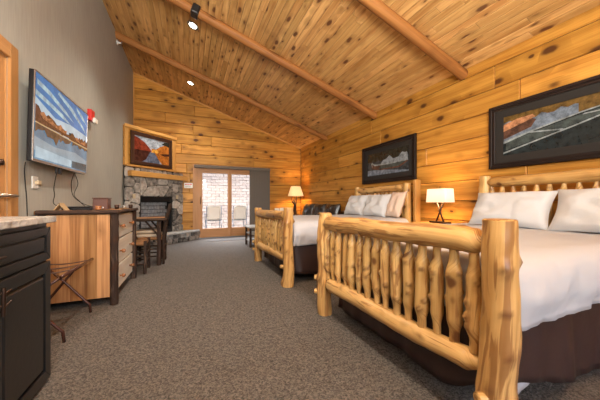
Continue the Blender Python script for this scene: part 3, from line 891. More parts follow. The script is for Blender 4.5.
lay = [([(0, .40), (1, .40), (1, 1), (0, 1)], S['sky']), ([(0, .41), (1, .41), (1, .62), (.6, .64), (.3, .60), (0, .72)], S['horizon']),
       ([(.02, .93), (.20, .90), (.48, .80), (.66, .70), (.44, .76), (.2, .84), (.03, .87)], S['cloud']),
       ([(.0, .80), (.16, .77), (.42, .72), (.62, .63), (.42, .66), (.2, .71), (.0, .74)], S['cloud']),
       ([(.35, .98), (.62, .90), (.88, .74), (.99, .62), (.82, .73), (.55, .86), (.33, .94)], S['cloud']),
       ([(.70, .97), (.84, .92), (.98, .80), (.86, .84), (.72, .92)], S['cloud']),
       ([(0, 0), (1, 0), (1, .41), (0, .42)], S['water']), ([(.0, .10), (1, .05), (1, .20), (.7, .26), (.3, .22), (0, .26)], S['water pale']),
       ([(.02, .02), (.62, .02), (.62, .12), (.02, .15)], S['horizon']), ([(.63, .02), (.99, .02), (.99, .14), (.63, .12)], S['deep']),
       (jag(0, .60, .60, .035, 13, [(.66, .43), (0, .43)], 2, drift=-.12), S['peak']),
       (jag(.60, 1.0, .50, .05, 11, [(1, .42), (.56, .42)], 6, drift=.02), S['peak']),
       (jag(.06, .5, .57, .03, 8, [(.5, .46), (.1, .50)], 8, drift=-.06), S['peak lit']),
       (jag(.68, .95, .49, .04, 8, [(.93, .44), (.70, .45)], 12), S['peak lit']),
       (jag(0, .60, .33, .05, 14, [(.60, .40), (0, .415)], 13, drift=.03), S['reflection']),
       ([(.24, .42), (.27, .30), (.31, .24), (.35, .32), (.37, .41)], S['reflection']),
       (jag(.62, 1, .36, .03, 10, [(1, .40), (.62, .41)], 14), S['reflection']),
       ([(0, .415), (1, .395), (1, .415), (.5, .418), (0, .43)], S['shore'])]
print_panel('screen', lay, T0 + TN * .040 + TX * .01 + TY * .022, TX, TY, TN, tw - .02, th - .032, tv)
mk = MB().b2((XL + .001, 3.3, 1.6), (XL + .02, 3.85, 1.95)); mk.b2((XL + .02, 3.45, 1.7), (-1.22, 3.5, 1.9)); mk.b2((XL + .02, 3.65, 1.7), (-1.22, 3.7, 1.9))
mk.build('wall_bracket', 'black', tv)
for y in (3.40, 3.47, 3.50): MB().b2((-1.25, y, 1.34), (-1.235, y + .014, 1.41)).build('cable_plug', 'black', tv)

def cable(pts, label, r=.0035, grp='black cables hanging from the television'):
    # smooth the path
    P = [Vector(p) for p in pts]; out = []
    for i in range(len(P) - 1):
        p0 = P[max(i - 1, 0)]; p1 = P[i]; p2 = P[i + 1]; p3 = P[min(i + 2, len(P) - 1)]
        for k in range(6):
            t = k / 6
            out.append(.5 * ((2 * p1) + (-p0 + p2) * t + (2 * p0 - 5 * p1 + 4 * p2 - p3) * t * t + (-p0 + 3 * p1 - 3 * p2 + p3) * t ** 3))
    out.append(P[-1])
    o = MB().tube(out, r, seg=6).build('cable', 'blackgloss', origin=pts[0])
    return tag(o, label, 'cable', grp)
WX = XL + .006
cable([(-1.31, 3.02, 1.40), (WX, 3.04, 1.3), (WX, 3.07, 1.1), (WX, 3.08, .97), (WX, 3.10, .6)], 'black cable running straight down beside the wall socket plate')
cable([(-1.24, 3.41, 1.35), (-1.28, 3.46, 1.2), (-1.29, 3.50, 1.12), (-1.28, 3.46, 1.03), (-1.2, 3.48, .985)], 'thin black cable below the middle of the television')
cable([(-1.29, 4.0, 1.40), (-1.29, 3.92, 1.27), (-1.29, 3.98, 1.12), (-1.2, 4.0, 1.03), (-1.1, 4.0, .988)], 'left strand of the crossing cables under the television')
cable([(-1.29, 4.02, 1.40), (-1.29, 4.12, 1.28), (-1.29, 4.0, 1.14), (-1.22, 3.95, 1.06), (-1.13, 3.85, .988)], 'right strand of the crossing cables under the television')

sp = thing('wall_socket', (XL, 3.21, 1.23), 'white wall socket plate with a plug under the television', 'socket')
MB().b2((XL, 3.16, 1.175), (XL + .008, 3.265, 1.29)).build('plate', 'white', sp, bevel=.003)
MB().b2((XL + .008, 3.2, 1.215), (XL + .035, 3.255, 1.25)).build('plug', 'beigeplate', sp, bevel=.003)

fa = thing('fire_alarm', (XL, 4.68, 2.3), 'small red fire alarm with white lens just beyond the television', 'alarm')
MB().b2((XL, 4.58, 2.22), (XL + .05, 4.72, 2.38)).build('housing', 'red', fa, bevel=.008, seg=2)
MB().b2((XL + .05, 4.62, 2.2), (XL + .085, 4.74, 2.27)).build('lens', 'white', fa, bevel=.008, seg=2)
fa = thing('sprinkler', (XL, 6.25, 4.26), 'small white sprinkler head high on the taupe wall', 'sprinkler')
MB().lathe([(.05, 0), (.05, .008), (.018, .02), (.014, .07), (0, .07)], (XL, 6.25, 4.26), ax=(1, 0, 0)).build('escutcheon', 'white', fa)
MB().lathe([(.03, 0), (.03, .012), (0, .012)], (XL + .075, 6.25, 4.26), ax=(1, 0, 0)).build('deflector', 'metal', fa)

# ------------------------------------------------------------------ kitchen cabinet, lower left
KY0, KY1, KX = 1.00, 2.005, -.755
kc = thing('base_cabinet', (-1.04, 1.53, 0), 'black painted base cabinet with drawer and twig pulls, lower left', 'cabinet')
MB().b2((XL + .01, KY0, 0), (KX - .022, KY1, .925)).build('carcass', 'cabinet', kc, bevel=.003)
def panel_front(y0, y1, z0, z1, fw_, name, par):
    m = MB(); X0 = KX - .022; ex, ey, ez = Vector((0, 1, 0)), Vector((0, 0, 1)), Vector((1, 0, 0))
    w_, h_ = y1 - y0, z1 - z0; o = (X0, y0, z0)
    for q in ([(0, 0), (w_, 0), (w_ - fw_, fw_), (fw_, fw_)], [(0, h_), (fw_, h_ - fw_), (w_ - fw_, h_ - fw_), (w_, h_)], [(0, 0), (fw_, fw_), (fw_, h_ - fw_), (0, h_)], [(w_, 0), (w_, h_), (w_ - fw_, h_ - fw_), (w_ - fw_, fw_)]):
        m.prism(q, o, ex, ey, ez, .022)
    m.prism([(fw_, fw_), (w_ - fw_, fw_), (w_ - fw_, h_ - fw_), (fw_, h_ - fw_)], o, ex, ey, ez, .006)
    g = .012
    m.prism([(fw_ + g, fw_ + g), (w_ - fw_ - g, fw_ + g), (w_ - fw_ - g, h_ - fw_ - g), (fw_ + g, h_ - fw_ - g)], o, ex, ey, ez, .021, inset=.012)
    return m.build(name, 'cabinet', par, bevel=.0025)
dr = panel_front(KY0 + .004, KY1 - .004, .716, .905, .045, 'drawer', kc)
def twig(y, z0, z1, par, vertical=True):
    m = MB(); x = KX + .022
    if vertical:
        m.log((x, y, z0), (x, y + .004, z1), .0085, .008, seg=8, rings=8, wob=.2)
        m.log((KX - .002, y, z0 + .02), (x, y, z0 + .02), .007, .007, seg=8, rings=3); m.log((KX - .002, y, z1 - .02), (x, y, z1 - .02), .007, .007, seg=8, rings=3)
        m.log((x, y, z0 + .03), (x + .01, y + .035, z0 + .055), .006, .003, seg=6, rings=3); m.log((x, y, z1 - .03), (x + .012, y + .03, z1 - .015), .006, .003, seg=6, rings=3)
    else:
        m.log((x, y - .06, z0), (x, y + .06, z0), .0085, .008, seg=8, rings=8, wob=.2)
        m.log((KX - .002, y - .04, z0), (x, y - .04, z0), .007, .007, seg=8, rings=3); m.log((KX - .002, y + .04, z0), (x, y + .04, z0), .007, .007, seg=8, rings=3)
    m.build('handle', 'bronze', par)['label'] = 'dark twig shaped pull'
twig(1.475, .81, .81, dr, False)
mid = (KY0 + KY1) / 2
d_ = panel_front(mid + .002, KY1 - .004, .02, .704, .062, 'door', kc); twig(mid + .022, .56, .68, d_)
d_ = panel_front(KY0 + .004, mid - .002, .02, .704, .062, 'door', kc); twig(mid - .045, .56, .68, d_)
o = MB().b2((XL + .002, -.3, .93), (-.735, 2.025, .967)).build('countertop', 'granite', bevel=.006, seg=2, origin=(-1.0, 1.4, .93))
tag(o, 'speckled grey countertop on the black cabinets', 'countertop')
k2 = thing('base_cabinet', (-1.04, .4, 0), 'second black base cabinet beside the first, out of view to the left', 'cabinet')
MB().b2((XL + .01, -.28, 0), (KX - .022, KY0 - .003, .925)).build('carcass', 'cabinet', k2, bevel=.003)

# ------------------------------------------------------------------ luggage rack
lr = thing('luggage_rack', (-1.05, 2.75, 0), 'folded brown metal luggage rack leaning space between cabinet and dresser', 'rack')
lr['label'] = 'brown metal luggage rack standing between the cabinet and the dresser'
xr_, xl_, zt = -.86, -1.22, .50
for y in (2.46, 3.08):
    MB().tube([(xr_, y, zt), (-1.0, y, .40), (-1.22, y, .10), (-1.25, y, .06), (-1.255, y, .0)], .011).build('leg', 'racktube', lr)
    yy = y + (.024 if y < 2.8 else -.024)
    MB().tube([(xl_, yy, zt), (-1.07, yy, .33), (-.90, yy, .115), (-.868, yy, .08), (-.86, yy, 0)], .011).build('leg', 'racktube', lr)
MB().tube([(xr_, 2.44, zt), (xr_, 3.10, zt)], .013).build('rail', 'racktube', lr)
MB().tube([(xl_, 2.44, zt), (xl_, 3.10, zt)], .013).build('rail', 'racktube', lr)
MB().tube([(-1.235, 2.46, .075), (-1.235, 3.08, .075)], .009).build('stretcher', 'racktube', lr)
for y in (2.6, 2.78, 2.96):
    MB().grid(lambda u, v: Vector((xl_ + u * (xr_ - xl_), y + v * .05, zt + .012 - .02 * math.sin(u * PI))), 8, 1).build('strap', 'strap', lr, solid=.003)

# ------------------------------------------------------------------ dresser
dz = thing('dresser', (-1.0, 3.7, 0), 'rustic hickory dresser with bark corner posts against the taupe wall', 'dresser')
DX0, DX1, Y0, Y1 = -1.30, -.71, 3.19, 4.22
m = MB()
ww = (DX1 - .03 - DX0 - .03) / 5
random.seed(3)
for i in range(5):
    m.b2((DX0 + .03 + i * ww, Y0, .085), (DX0 + .03 + (i + 1) * ww - .0006, Y0 + .02, .925), grain=2)
m.build('side_panel', 'dresser', dz)
MB().b2((DX0 + .03, Y1 - .02, .085), (DX1 - .03, Y1, .925), grain=2).build('side_panel', 'dresser', dz)
MB().b2((DX0 + .01, Y0 + .02, .09), (DX1 - .03, Y1 - .02, .92)).build('carcass', 'seatwood', dz)
for x, y in ((DX1 + .005, Y0 + .015), (DX1 + .005, Y1 - .015), (DX0 + .03, Y0 + .015), (DX0 + .03, Y1 - .015)):
    MB().log((x, y, 0), (x, y, .93), .036, .035, seg=14, rings=18, wob=.14, bumps=[(random.random(), random.uniform(0, 6), .008, .03) for _ in range(5)]).build('post', 'bark', dz)['label'] = 'bark covered corner post'
m = MB().b2((DX0 - .02, Y0 - .02, .93), (DX1 + .025, Y1 + .04, .965), grain=1)
m.build('top', 'dresser', dz, bevel=.006)
m = MB()
m.log((DX0, Y0 - .025, .95), (DX1 + .045, Y0 - .025, .95), .021, .02, seg=12, rings=24, wob=.12)
m.log((DX1 + .035, Y0 - .02, .95), (DX1 + .035, Y1 + .05, .95), .021, .02, seg=12, rings=24, wob=.12)
m.build('bark_edge', 'bark', dz)['label'] = 'bark edging along the top'
for i, (a, b) in enumerate(((.655, .915), (.375, .640), (.105, .360))):
    q = MB().b2((DX1 - .03, Y0 + .055, a), (DX1, Y1 - .055, b), grain=1).build('drawer', 'drawer', dz, bevel=.006)
    for y in (Y0 + .26, Y1 - .26):
        MB().lathe([(.009, 0), (.010, .02), (.021, .03), (.022, .045), (.012, .055), (0, .056)], (DX1, y, (a + b) / 2), seg=14, ax=(1, 0, 0)).build('knob', 'knob', q)

# things on the dresser
ZT = .9655
o = MB().b2((-1.22, 3.45, ZT), (-.98, 3.70, ZT + .035)).build('cable_box', 'blackgloss', bevel=.004, origin=(-1.1, 3.57, ZT)); tag(o, 'flat black cable box on the dresser top', 'cable box')
tbx = thing('tissue_box', (-.91, 3.62, ZT), 'brown leatherette box on the dresser top', 'box')
MB().b2((-.985, 3.56, ZT), (-.845, 3.70, ZT + .12)).build('body', 'brownbox', tbx, bevel=.006)
MB().b2((-.99, 3.555, ZT + .121), (-.84, 3.705, ZT + .133)).build('lid', 'brownbox', tbx, bevel=.004)
tc_ = thing('tent_card', (-1.17, 3.32, ZT), 'folded tan tent card on the left of the dresser top', 'card')
MB().prism([(-.05, 0), (.0, .075), (.006, .07), (-.04, 0)], (-1.17, 3.27, ZT), (1, 0, 0), (0, 0, 1), (0, 1, 0), .1).build('panel', 'cork', tc_)
MB().prism([(.05, 0), (.0, .075), (-.006, .07), (.04, 0)], (-1.17, 3.27, ZT), (1, 0, 0), (0, 0, 1), (0, 1, 0), .1).build('panel', 'cork', tc_)
rc = thing('remote_control', (-1.02, 3.40, ZT), 'small black remote control in front of the cable box', 'remote')
MB().box((-1.02, 3.38, ZT + .009), (.17, .045, .018), rot=.1).build('body', 'blackgloss', rc, bevel=.005)
mgp = thing('mug', (-.875, 3.36, ZT), 'small copper coloured mug beside the brown box', 'mug')
MB().lathe([(.022, 0), (.026, .01), (.027, .045), (.024, .045), (.021, .012), (0, .01)], (-.88, 3.36, ZT), seg=18).build('bowl', 'knob', mgp)
MB().tube([(-.855, 3.36, ZT + .038), (-.838, 3.36, ZT + .032), (-.838, 3.36, ZT + .018), (-.855, 3.36, ZT + .01)], .004, seg=6).build('handle', 'metal', mgp)
for x, y, hgt, lab, mt in ((-.80, 3.75, .05, 'dark glass tumbler right of the brown box', 'bronze'), (-.765, 3.95, .035, 'low silver dish at the dresser corner', 'metal'), (-.72, 4.1, .05, 'small dark tumbler at the far dresser corner', 'bronze')):
    o = MB().lathe([(.022, 0), (.026, hgt), (.022, hgt), (.019, .008), (0, .007)], (x, y, ZT), seg=16).build('tumbler', mt, origin=(x, y, ZT)); tag(o, lab, 'cup')

# ------------------------------------------------------------------ table, chair and stool
tt = thing('dining_table', (-.72, 5.15, 0), 'small rustic log table behind the dresser', 'table')
TX0, TX1, TY0, TY1 = -1.14, -.40, 4.86, 5.50
MB().b2((TX0, TY0, .745), (TX1, TY1, .775), grain=0).build('tabletop', 'dresser', tt, bevel=.006)
m = MB(); m.log((TX0 - .03, TY0 - .02, .76), (TX1 + .04, TY0 - .02, .76), .026, .024, seg=12, rings=20, wob=.12); m.log((TX1 + .03, TY0 - .02, .76), (TX1 + .03, TY1 + .02, .76), .024, .022, seg=12, rings=16, wob=.12)
m.build('bark_edge', 'bark', tt)
for x in (TX0 + .06, TX1 - .06):
    for y in (TY0 + .05, TY1 - .05):
        MB().log((x, y, 0), (x, y, .745), .034, .032, seg=12, rings=14, wob=.14).build('leg', 'bark', tt)
        sx = .20 if x < -.8 else -.20
        MB().log((x, y, .48), (x + sx, y, .74), .016, .014, seg=8, rings=8, wob=.15).build('brace', 'bark', tt)

def rustic_chair(x, y, label, back=True):
    """seat centre x, y; the back, if any, stands on the +x side"""
    t = thing('dining_chair' if back else 'stool', (x, y, 0), label, 'chair' if back else 'stool')
    w_ = .19
    for sx in (-1, 1):
        for sy in (-1, 1):
            top = .48
            if back and sx > 0:
                MB().tube([(x + .20, y + sy * w_, 0), (x + .20, y + sy * w_, .42), (x + .235, y + sy * w_, .75), (x + .30, y + sy * w_, 1.02)], [.021, .022, .02, .018], seg=10).build('back_post', 'bark', t)
            else:
                MB().log((x + sx * .20, y + sy * w_, 0), (x + sx * .20, y + sy * w_, top), .022, .021, seg=10, rings=8, wob=.12).build('leg', 'bark', t)
    for zz in (.14, .26):
        for s in (-1, 1):
            MB().log((x - .19, y + s * w_, zz), (x + .19, y + s * w_, zz), .012, .012, seg=8, rings=4).build('stretcher', 'bark', t)
            MB().log((x + s * .20, y - w_ + .01, zz + .03), (x + s * .20, y + w_ - .01, zz + .03), .012, .012, seg=8, rings=4).build('stretcher', 'bark', t)
    def seat(u, v):
        a = (u - .5) * 2; b = (v - .5) * 2
        return Vector((x + a * .20, y + b * .19, .44 + .03 * (1 - a * a) * (1 - b * b) ** .5 if abs(b) < 1 else .44))
    MB().box((x, y, .435), (.40, .37, .05), grain=1).build('seat', 'seatwood', t, bevel=.02, seg=3)
    if back:
        for zz, xx in ((.62, .223), (.78, .243), (.94, .278)):
            MB().log((x + xx, y - w_, zz), (x + xx, y + w_, zz), .013, .013, seg=8, rings=5).build('back_rail', 'bark', t)
    return t
rustic_chair(-.60, 5.16, 'rustic bark dining chair with cushion tucked under the log table')
o = MB().box((-.62, 5.16, .4885), (.36, .34, .055)).build('seat_cushion', 'cushion', bevel=.022, seg=3, origin=(-.62, 5.16, .462))
tag(o, 'flat beige cushion on the dining chair seat, lower of two', 'cushion', 'beige cushions on the dining chair')
o = MB().box((-.64, 5.16, .55), (.34, .34, .05)).build('seat_cushion', 'cushion', bevel=.022, seg=3, origin=(-.64, 5.16, .525))
tag(o, 'flat beige cushion on the dining chair seat, upper of two', 'cushion', 'beige cushions on the dining chair')
rustic_chair(-.79, 4.58, 'rustic bark stool standing between the dresser and the log table', back=False)

# ------------------------------------------------------------------ beds
def pillow_mesh(wd, ht, th_, seed, pinch=.08, nu=22, nv=16):
    """pillow in its own plane: x across, y up, z thickness; returned as two-sided grid"""
    m = MB()
    def pt(u, v, sgn):
        a = u * 2 - 1; b = v * 2 - 1
        e = (max(0, 1 - abs(a) ** 3.2) * max(0, 1 - abs(b) ** 3.2)) ** .5
        z_ = sgn * (th_ / 2) * e
        k = 1 - pinch * (1 - abs(a) ** 2) * 0 - pinch * (abs(b) ** 2 * (1 - a * a))
        k2 = 1 - pinch * (abs(a) ** 2 * (1 - b * b))
        z_ += .030 * e * noise.noise(Vector((a * 2.5, b * 2.5 + seed, sgn))) + .016 * e * noise.noise(Vector((a * 6, b * 4 + seed, sgn * 3)))
        return Vector((a * wd / 2 * k2, b * ht / 2 * k, z_))
    for sg in (1, -1):
        vs = [pt(i / nu, j / nv, sg) for i in range(nu + 1) for j in range(nv + 1)]
        fs = []
        for i in range(nu):
            for j in range(nv):
                q = (i * (nv + 1) + j, (i + 1) * (nv + 1) + j, (i + 1) * (nv + 1) + j + 1, i * (nv + 1) + j + 1)
                fs.append(q if sg > 0 else q[::-1])
        m.add(vs, fs, smooth=True)
    return m
def place(m, R, loc):
    m.v = [R @ v + Vector(loc) for v in m.v]; return m
def lean(deg, yaw=0):
    """local x -> -Y (across the bed), local y -> up leaning back towards +X, local z -> towards -X"""
    a = math.radians(deg)
    ex = Vector((0, -1, 0)); eyv = Vector((math.sin(a), 0, math.cos(a))); ez_ = ex.cross(eyv)
    return Matrix.Rotation(yaw, 3, 'Z') @ Matrix((ex, eyv, ez_)).transposed()

def bed(yn, yf, label, seed, nsp, xf=1.18, xh=3.22, hy=0.0, lift=.05, near_r=.057, top=.80, hn=0):
    """yn, yf: near and far foot post positions"""
    random.seed(seed); R = random.uniform
    t = thing('log_bed', ((xf + xh) / 2, (yn + yf) / 2, 0), label, 'bed')
    def bumps(n, hmin=.006, hmax=.016): return [(R(.06, .94), R(0, 2 * PI), R(hmin, hmax), R(.018, .03)) for _ in range(n)]
    # foot posts
    MB().log((xf, yn, 0), (xf, yn, .975), near_r * 1.22, near_r, seg=20, rings=40, wob=.09, crook=.02, cap=.1, square=.25,
             bumps=[(.80, 4.0, .018, .03), (.83, 5.9, .030, .028), (.62, 3.9, .008, .02), (.04, 2.6, .03, .05), (.45, 4.3, .01, .03), (.3, 3.3, .01, .03)], seed=seed).build('foot_post', 'log_streaky', t)
    MB().log((xf, yf, 0), (xf, yf, .945), .066, .060, seg=20, rings=40, wob=.09, crook=.03, cap=.1, square=.15,
             bumps=[(.72, 3.1, .012, .03), (.35, 3.0, .022, .05), (.9, 4.2, .01, .02), (.6, 4.0, .008, .02), (.5, .3, .01, .03)], seed=seed + 3).build('foot_post', 'log_streaky', t)
    # cut branch stubs on the foot posts
    for (y, zz, dx, dy) in ((yf, .20, -.8, .62), (yf, .335, -.85, .45), (yn, .24, -.9, .3)):
        d = Vector((dx, dy, .05)).normalized(); c = Vector((xf, y, zz))
        MB().log(c + d * .03, c + d * .098, .027, .023, seg=12, rings=4, cap=.25).build('branch_stub', 'log', t)
    # rails
    MB().log((xf, yf - .03, .855), (xf, yn + .03, .880), .066, .058, seg=20, rings=44, wob=.09, crook=.03, tend=.035, tr=.6,
             bumps=bumps(9), seed=seed + 5).build('top_rail', 'log_streaky', t)
    MB().log((xf, yf - .03, .295), (xf, yn + .03, .335), .060, .050, seg=18, rings=40, wob=.09, crook=.02, tend=.05, tr=.5,
             bumps=bumps(8), seed=seed + 6).build('bottom_rail', 'log', t)
    for i in range(nsp):
        q = .045 + .885 * i / (nsp - 1); y = yf + (yn - yf) * q
        q2 = (yf - y) / (yf - yn)
        r = R(.029, .037)
        MB().log((xf + R(-.008, .008), y + R(-.006, .006), .335 + .04 * q2), (xf + R(-.008, .008), y, .825), r * R(.9, 1.1), r, seg=18, rings=38, wob=.06, crook=.005,
                 tend=.055, tr=.62, bumps=[(R(.2, .8), R(2.0, 4.6) if R(0, 1) < .6 else R(0, 6), R(.007, .013), R(.015, .022)) for _ in range(5)]).build('spindle', 'log', t)
    # headboard
    a, b = yn + hy + hn, yf + hy - .08
    for y in (a, b):
        MB().log((xh, y, 0), (xh, y, 1.35), .062, .056, seg=18, rings=36, wob=.08, crook=.02, bumps=bumps(6), square=.1).build('head_post', 'log', t)
    MB().log((xh, b - .02, 1.275), (xh, a + .02, 1.285), .055, .060, seg=20, rings=40, wob=.08, crook=.02, tend=.04, tr=.6, bumps=bumps(9)).build('headboard_rail', 'log', t)
    MB().log((xh, b - .02, .72), (xh, a + .02, .72), .05, .05, seg=14, rings=20, tend=.04, tr=.6).build('headboard_rail', 'log', t)
    nh = 13
    for i in range(nh):
        y = b + (a - b) * (i + .8) / (nh + .6); r = R(.026, .031)
        MB().log((xh, y, .75), (xh, y, 1.25), r, r, seg=12, rings=12, wob=.10, crook=.01, tend=.05, tr=.62, bumps=[(R(.4, .95), R(2, 4.6), .012, .022) for _ in range(3)]).build('headboard_spindle', 'log', t)
    for y in (yn + .15, yf - .15):
        MB().log((xf, y, .29), (xh, y, .29), .035, .035, seg=12, rings=16, tend=.05).build('side_rail', 'log', t)
    # mattress and box
    y0, y1, x0, x1 = yn + .08, yf - .08, xf + .13, xh - .09
    MB().b2((x0 + .02, y0 + .02, .24), (x1, y1 - .02, .5)).build('box_spring', 'mattress', t, bevel=.03, seg=3)
    MB().b2((x0 + .01, y0 + .01, .505), (x1, y1 - .01, top - .03)).build('mattress', 'mattress', t, bevel=.06, seg=4)
    # skirt: pleated cloth around three sides
    path = []
    pts = [(x1 - .02, y1), (x0, y1), (x0, y0), (x1 - .02, y0)]
    for k in range(3):
        p, q = Vector(pts[k]), Vector(pts[k + 1]); n_ = int((q - p).length / .018)
        nr = Vector((-(q - p).normalized().y, (q - p).normalized().x)) * -1
        for i in range(n_): path.append((p + (q - p) * i / n_, nr, (q - p).length * i / n_ + k * 10))
    path.append((Vector(pts[3]), Vector((0, -1)), 99))
    sk = MB(); NV = 10
    def skf(u, v):
        i = min(int(round(u * (len(path) - 1))), len(path) - 1); p, nr, s = path[i]
        amp = (.008 + .042 * v) ; f = noise.noise(Vector((s * 3.2, seed, 0))) + .5 * noise.noise(Vector((s * 8.5, seed, v * .8)))
        q = p + nr * (.012 + amp * f + .022 * v)
        zb = .075 + .03 * noise.noise(Vector((s * .8, seed, 4)))
        if nr.y < -.5: zb += lift * max(0, 1 - (p.x - x0) / .75) ** 1.3
        if nr.x < -.5 and p.y < y0 + .3: zb += lift * (1 - (p.y - y0) / .3) ** 2
        return Vector((q.x, q.y, .53 + (zb - .53) * v))
    sk.grid(skf, len(path) - 1, NV)
    sk.build('bed_skirt', 'skirt', t, solid=.004)['label'] = 'chocolate brown bed skirt'
    if lift > .1:
        MB().grid(lambda u, v: Vector((x0 + .04 + u * .34, y0 - .012 + .02 * noise.noise(Vector((u * 4, v, 3))) * v, .34 + (.105 + .10 * u - .34) * v)), 14, 8).build('under_sheet', 'linen', t, solid=.004)['label'] = 'white sheet corner showing below the skirt'
    # comforter
    cf = MB(); L = .33; Rr = .085; NX, NY = 90, 76
    def cfm(u, v):
        X = x0 - L + u * (x1 - (x0 - L)); Y = (y0 - L) + v * ((y1 + L) - (y0 - L))
        xi0, yi0, yi1 = x0 + Rr * .3, y0 + Rr * .3, y1 - Rr * .3
        dx = min(0, X - xi0); dy = (Y - yi0) if Y < yi0 else (Y - yi1 if Y > yi1 else 0)
        ax_, ay_ = abs(dx), abs(dy)
        if ax_ == 0 and ay_ == 0:
            zz = top + .010 * noise.noise(Vector((X * 2.2, Y * 2.2, seed))) + .006 * noise.noise(Vector((X * 5, Y * 11, seed)))
            return Vector((X, Y, zz))
        h_ = math.hypot(ax_, ay_); ux, uy = dx / h_, dy / h_
        dd = max(ax_, ay_) if min(ax_, ay_) > 0 else h_
        bx_, by_ = max(X, xi0) if dx == 0 else xi0, (Y if dy == 0 else (yi0 if Y < yi0 else yi1))
        if dd < Rr * PI / 2: outw, down = Rr * math.sin(dd / Rr), Rr * (1 - math.cos(dd / Rr))
        else: outw, down = Rr, Rr + dd - Rr * PI / 2
        hang = max(0, down - Rr * .4)
        per = X * 1.0 if dy else Y
        an = math.atan2(uy, ux)
        fold = noise.noise(Vector((X * 5.5 + an * 1.5, Y * 5.5, seed + dd * 1.5))) * .035 * min(1, hang / .2) + noise.noise(Vector((X * 13 + dd * 3, Y * 13, seed + 5))) * .018 * min(1, hang / .15)
        bulge = .035 * math.sin(min(1, dd / L) * PI)
        outw += bulge + fold * .75 + .03 * min(1, hang / .15)
        down *= 1 + .03 * noise.noise(Vector((X * 1.3, Y * 1.3, seed + 8)))
        zz = top - down
        q = Vector((bx_ + ux * outw, by_ + uy * outw, zz))
        q.z += .008 * noise.noise(Vector((X * 2.2, Y * 2.2, seed)))
        lim = xf + .078
        if q.x < lim: q.x = lim + (q.x - lim) * .05
        return q
    cf.grid(cfm, NX, NY)
    o = cf.build('comforter', 'linen', origin=((xf + xh) / 2, (yn + yf) / 2, .8), solid=.018)
    return t, o

b1, c1 = bed(.665, 2.165, 'large peeled log bed nearest the camera with brown skirt', 31, 15, lift=.17, hy=-.11)
tag(c1, 'smooth white comforter spread over the near log bed', 'comforter')
b2_, c2 = bed(3.05, 4.58, 'peeled log bed farther down the room near the patio door', 57, 12, xf=1.14, near_r=.058, hy=.0, hn=.12)
tag(c2, 'white comforter spread over the far log bed', 'comforter')
# squared side board next to the far headboard
o = MB().b2((3.25, 3.02, 0), (3.36, 3.075, 1.40), grain=2).build('side_board', 'trim', b2_, bevel=.006); o['label'] = 'squared pine side board'

def put_pillow(wd, ht, th_, seed, y, x, zb, deg, mat, label, group=None, yaw=0):
    m = place(pillow_mesh(wd, ht, th_, seed), lean(deg, yaw), (x, y, zb + ht / 2 * math.cos(math.radians(deg))))
    o = m.build('pillow' if mat != 'leather' else 'sofa_cushion', mat, origin=(x, y, zb))
    return tag(o, label, 'pillow' if mat != 'leather' else 'cushion', group)
g1 = 'pillows on the near bed'
put_pillow(.72, .40, .20, 1, 1.60, 2.99, .80, 27, 'pillow', 'white pillow against the near headboard, on the side of the table lamp', g1)
put_pillow(.74, .41, .20, 2, .88, 2.98, .80, 27, 'pillow', 'white pillow against the near headboard, cut by the right picture edge', g1)
g2 = 'pillows on the far bed'
put_pillow(.60, .42, .18, 3, 4.20, 2.98, .805, 25, 'pillow', 'white pillow on the far bed nearest the leather cushions', g2)
put_pillow(.60, .42, .18, 4, 3.59, 2.97, .805, 25, 'pillow', 'white pillow in the middle of the far headboard', g2)
put_pillow(.30, .44, .13, 5, 3.17, 2.99, .81, 22, 'pillowstripe', 'beige pillow at the board end of the far headboard', g2)

# ------------------------------------------------------------------ nightstand and lamp between the beds
ns = thing('nightstand', (3.16, 2.56, 0), 'pine nightstand between the two log beds', 'nightstand')
MB().b2((2.96, 2.33, .725), (3.37, 2.83, .76), grain=1).build('top', 'trim', ns, bevel=.006)
MB().b2((3.0, 2.36, .12), (3.36, 2.80, .725)).build('body', 'trim', ns, bevel=.004)
q = MB().b2((2.985, 2.38, .45), (3.0, 2.78, .66), grain=1).build('drawer', 'drawer', ns, bevel=.004)
MB().lathe([(.008, 0), (.018, .02), (.012, .035), (0, .036)], (2.985, 2.58, .555), seg=12, ax=(-1, 0, 0)).build('knob', 'knob', q)
for x in (3.02, 3.34):
    for y in (2.38, 2.78): MB().log((x, y, 0), (x, y, .7), .022, .022, seg=10, rings=6).build('leg', 'log', ns)

def bulb(name, loc, power, color, r=.04):
    l = bpy.data.lights.new(name, 'POINT'); l.energy = power; l.color = color; l.shadow_soft_size = r
    o = bpy.data.objects.new(name, l); o.location = loc; col.objects.link(o)
LX, LY, LZ = 3.17, 2.53, .76
tl = thing('table_lamp', (LX, LY, LZ), 'table lamp with crossed dark legs and white rectangular shade between the beds', 'lamp')
MB().box((LX, LY, LZ + .012), (.10, .27, .024)).build('base', 'bronze', tl, bevel=.004)
m = MB()
for s in (-1, 1):
    m.tube([(LX, LY + s * .055, LZ + .02), (LX, LY + s * .004, LZ + .15), (LX, LY - s * .048, LZ + .285)], .011)
m.build('crossed_stem', 'bronze', tl)
def shade(m, c, wb, db, wt, dt, h_, r=.03, th_=.003, wav=0):
    seg = 8; lv = []
    for t in (0, .5, 1):
        w_, d_ = wb + (wt - wb) * t, db + (dt - db) * t; ring = []
        for cx, cy, a0 in ((1, 1, 0), (-1, 1, PI / 2), (-1, -1, PI), (1, -1, 1.5 * PI)):
            for k in range(seg + 1):
                a = a0 + PI / 2 * k / seg
                ring.append(Vector(c) + Vector((cx * (d_ / 2 - r) + r * math.cos(a), cy * (w_ / 2 - r) + r * math.sin(a), h_ * t)))
        lv.append(ring)
    n_ = len(lv[0]); vs = sum(lv, [])
    fs = [(i * n_ + k, i * n_ + (k + 1) % n_, (i + 1) * n_ + (k + 1) % n_, (i + 1) * n_ + k) for i in range(2) for k in range(n_)]
    return m.add(vs, fs, smooth=True)
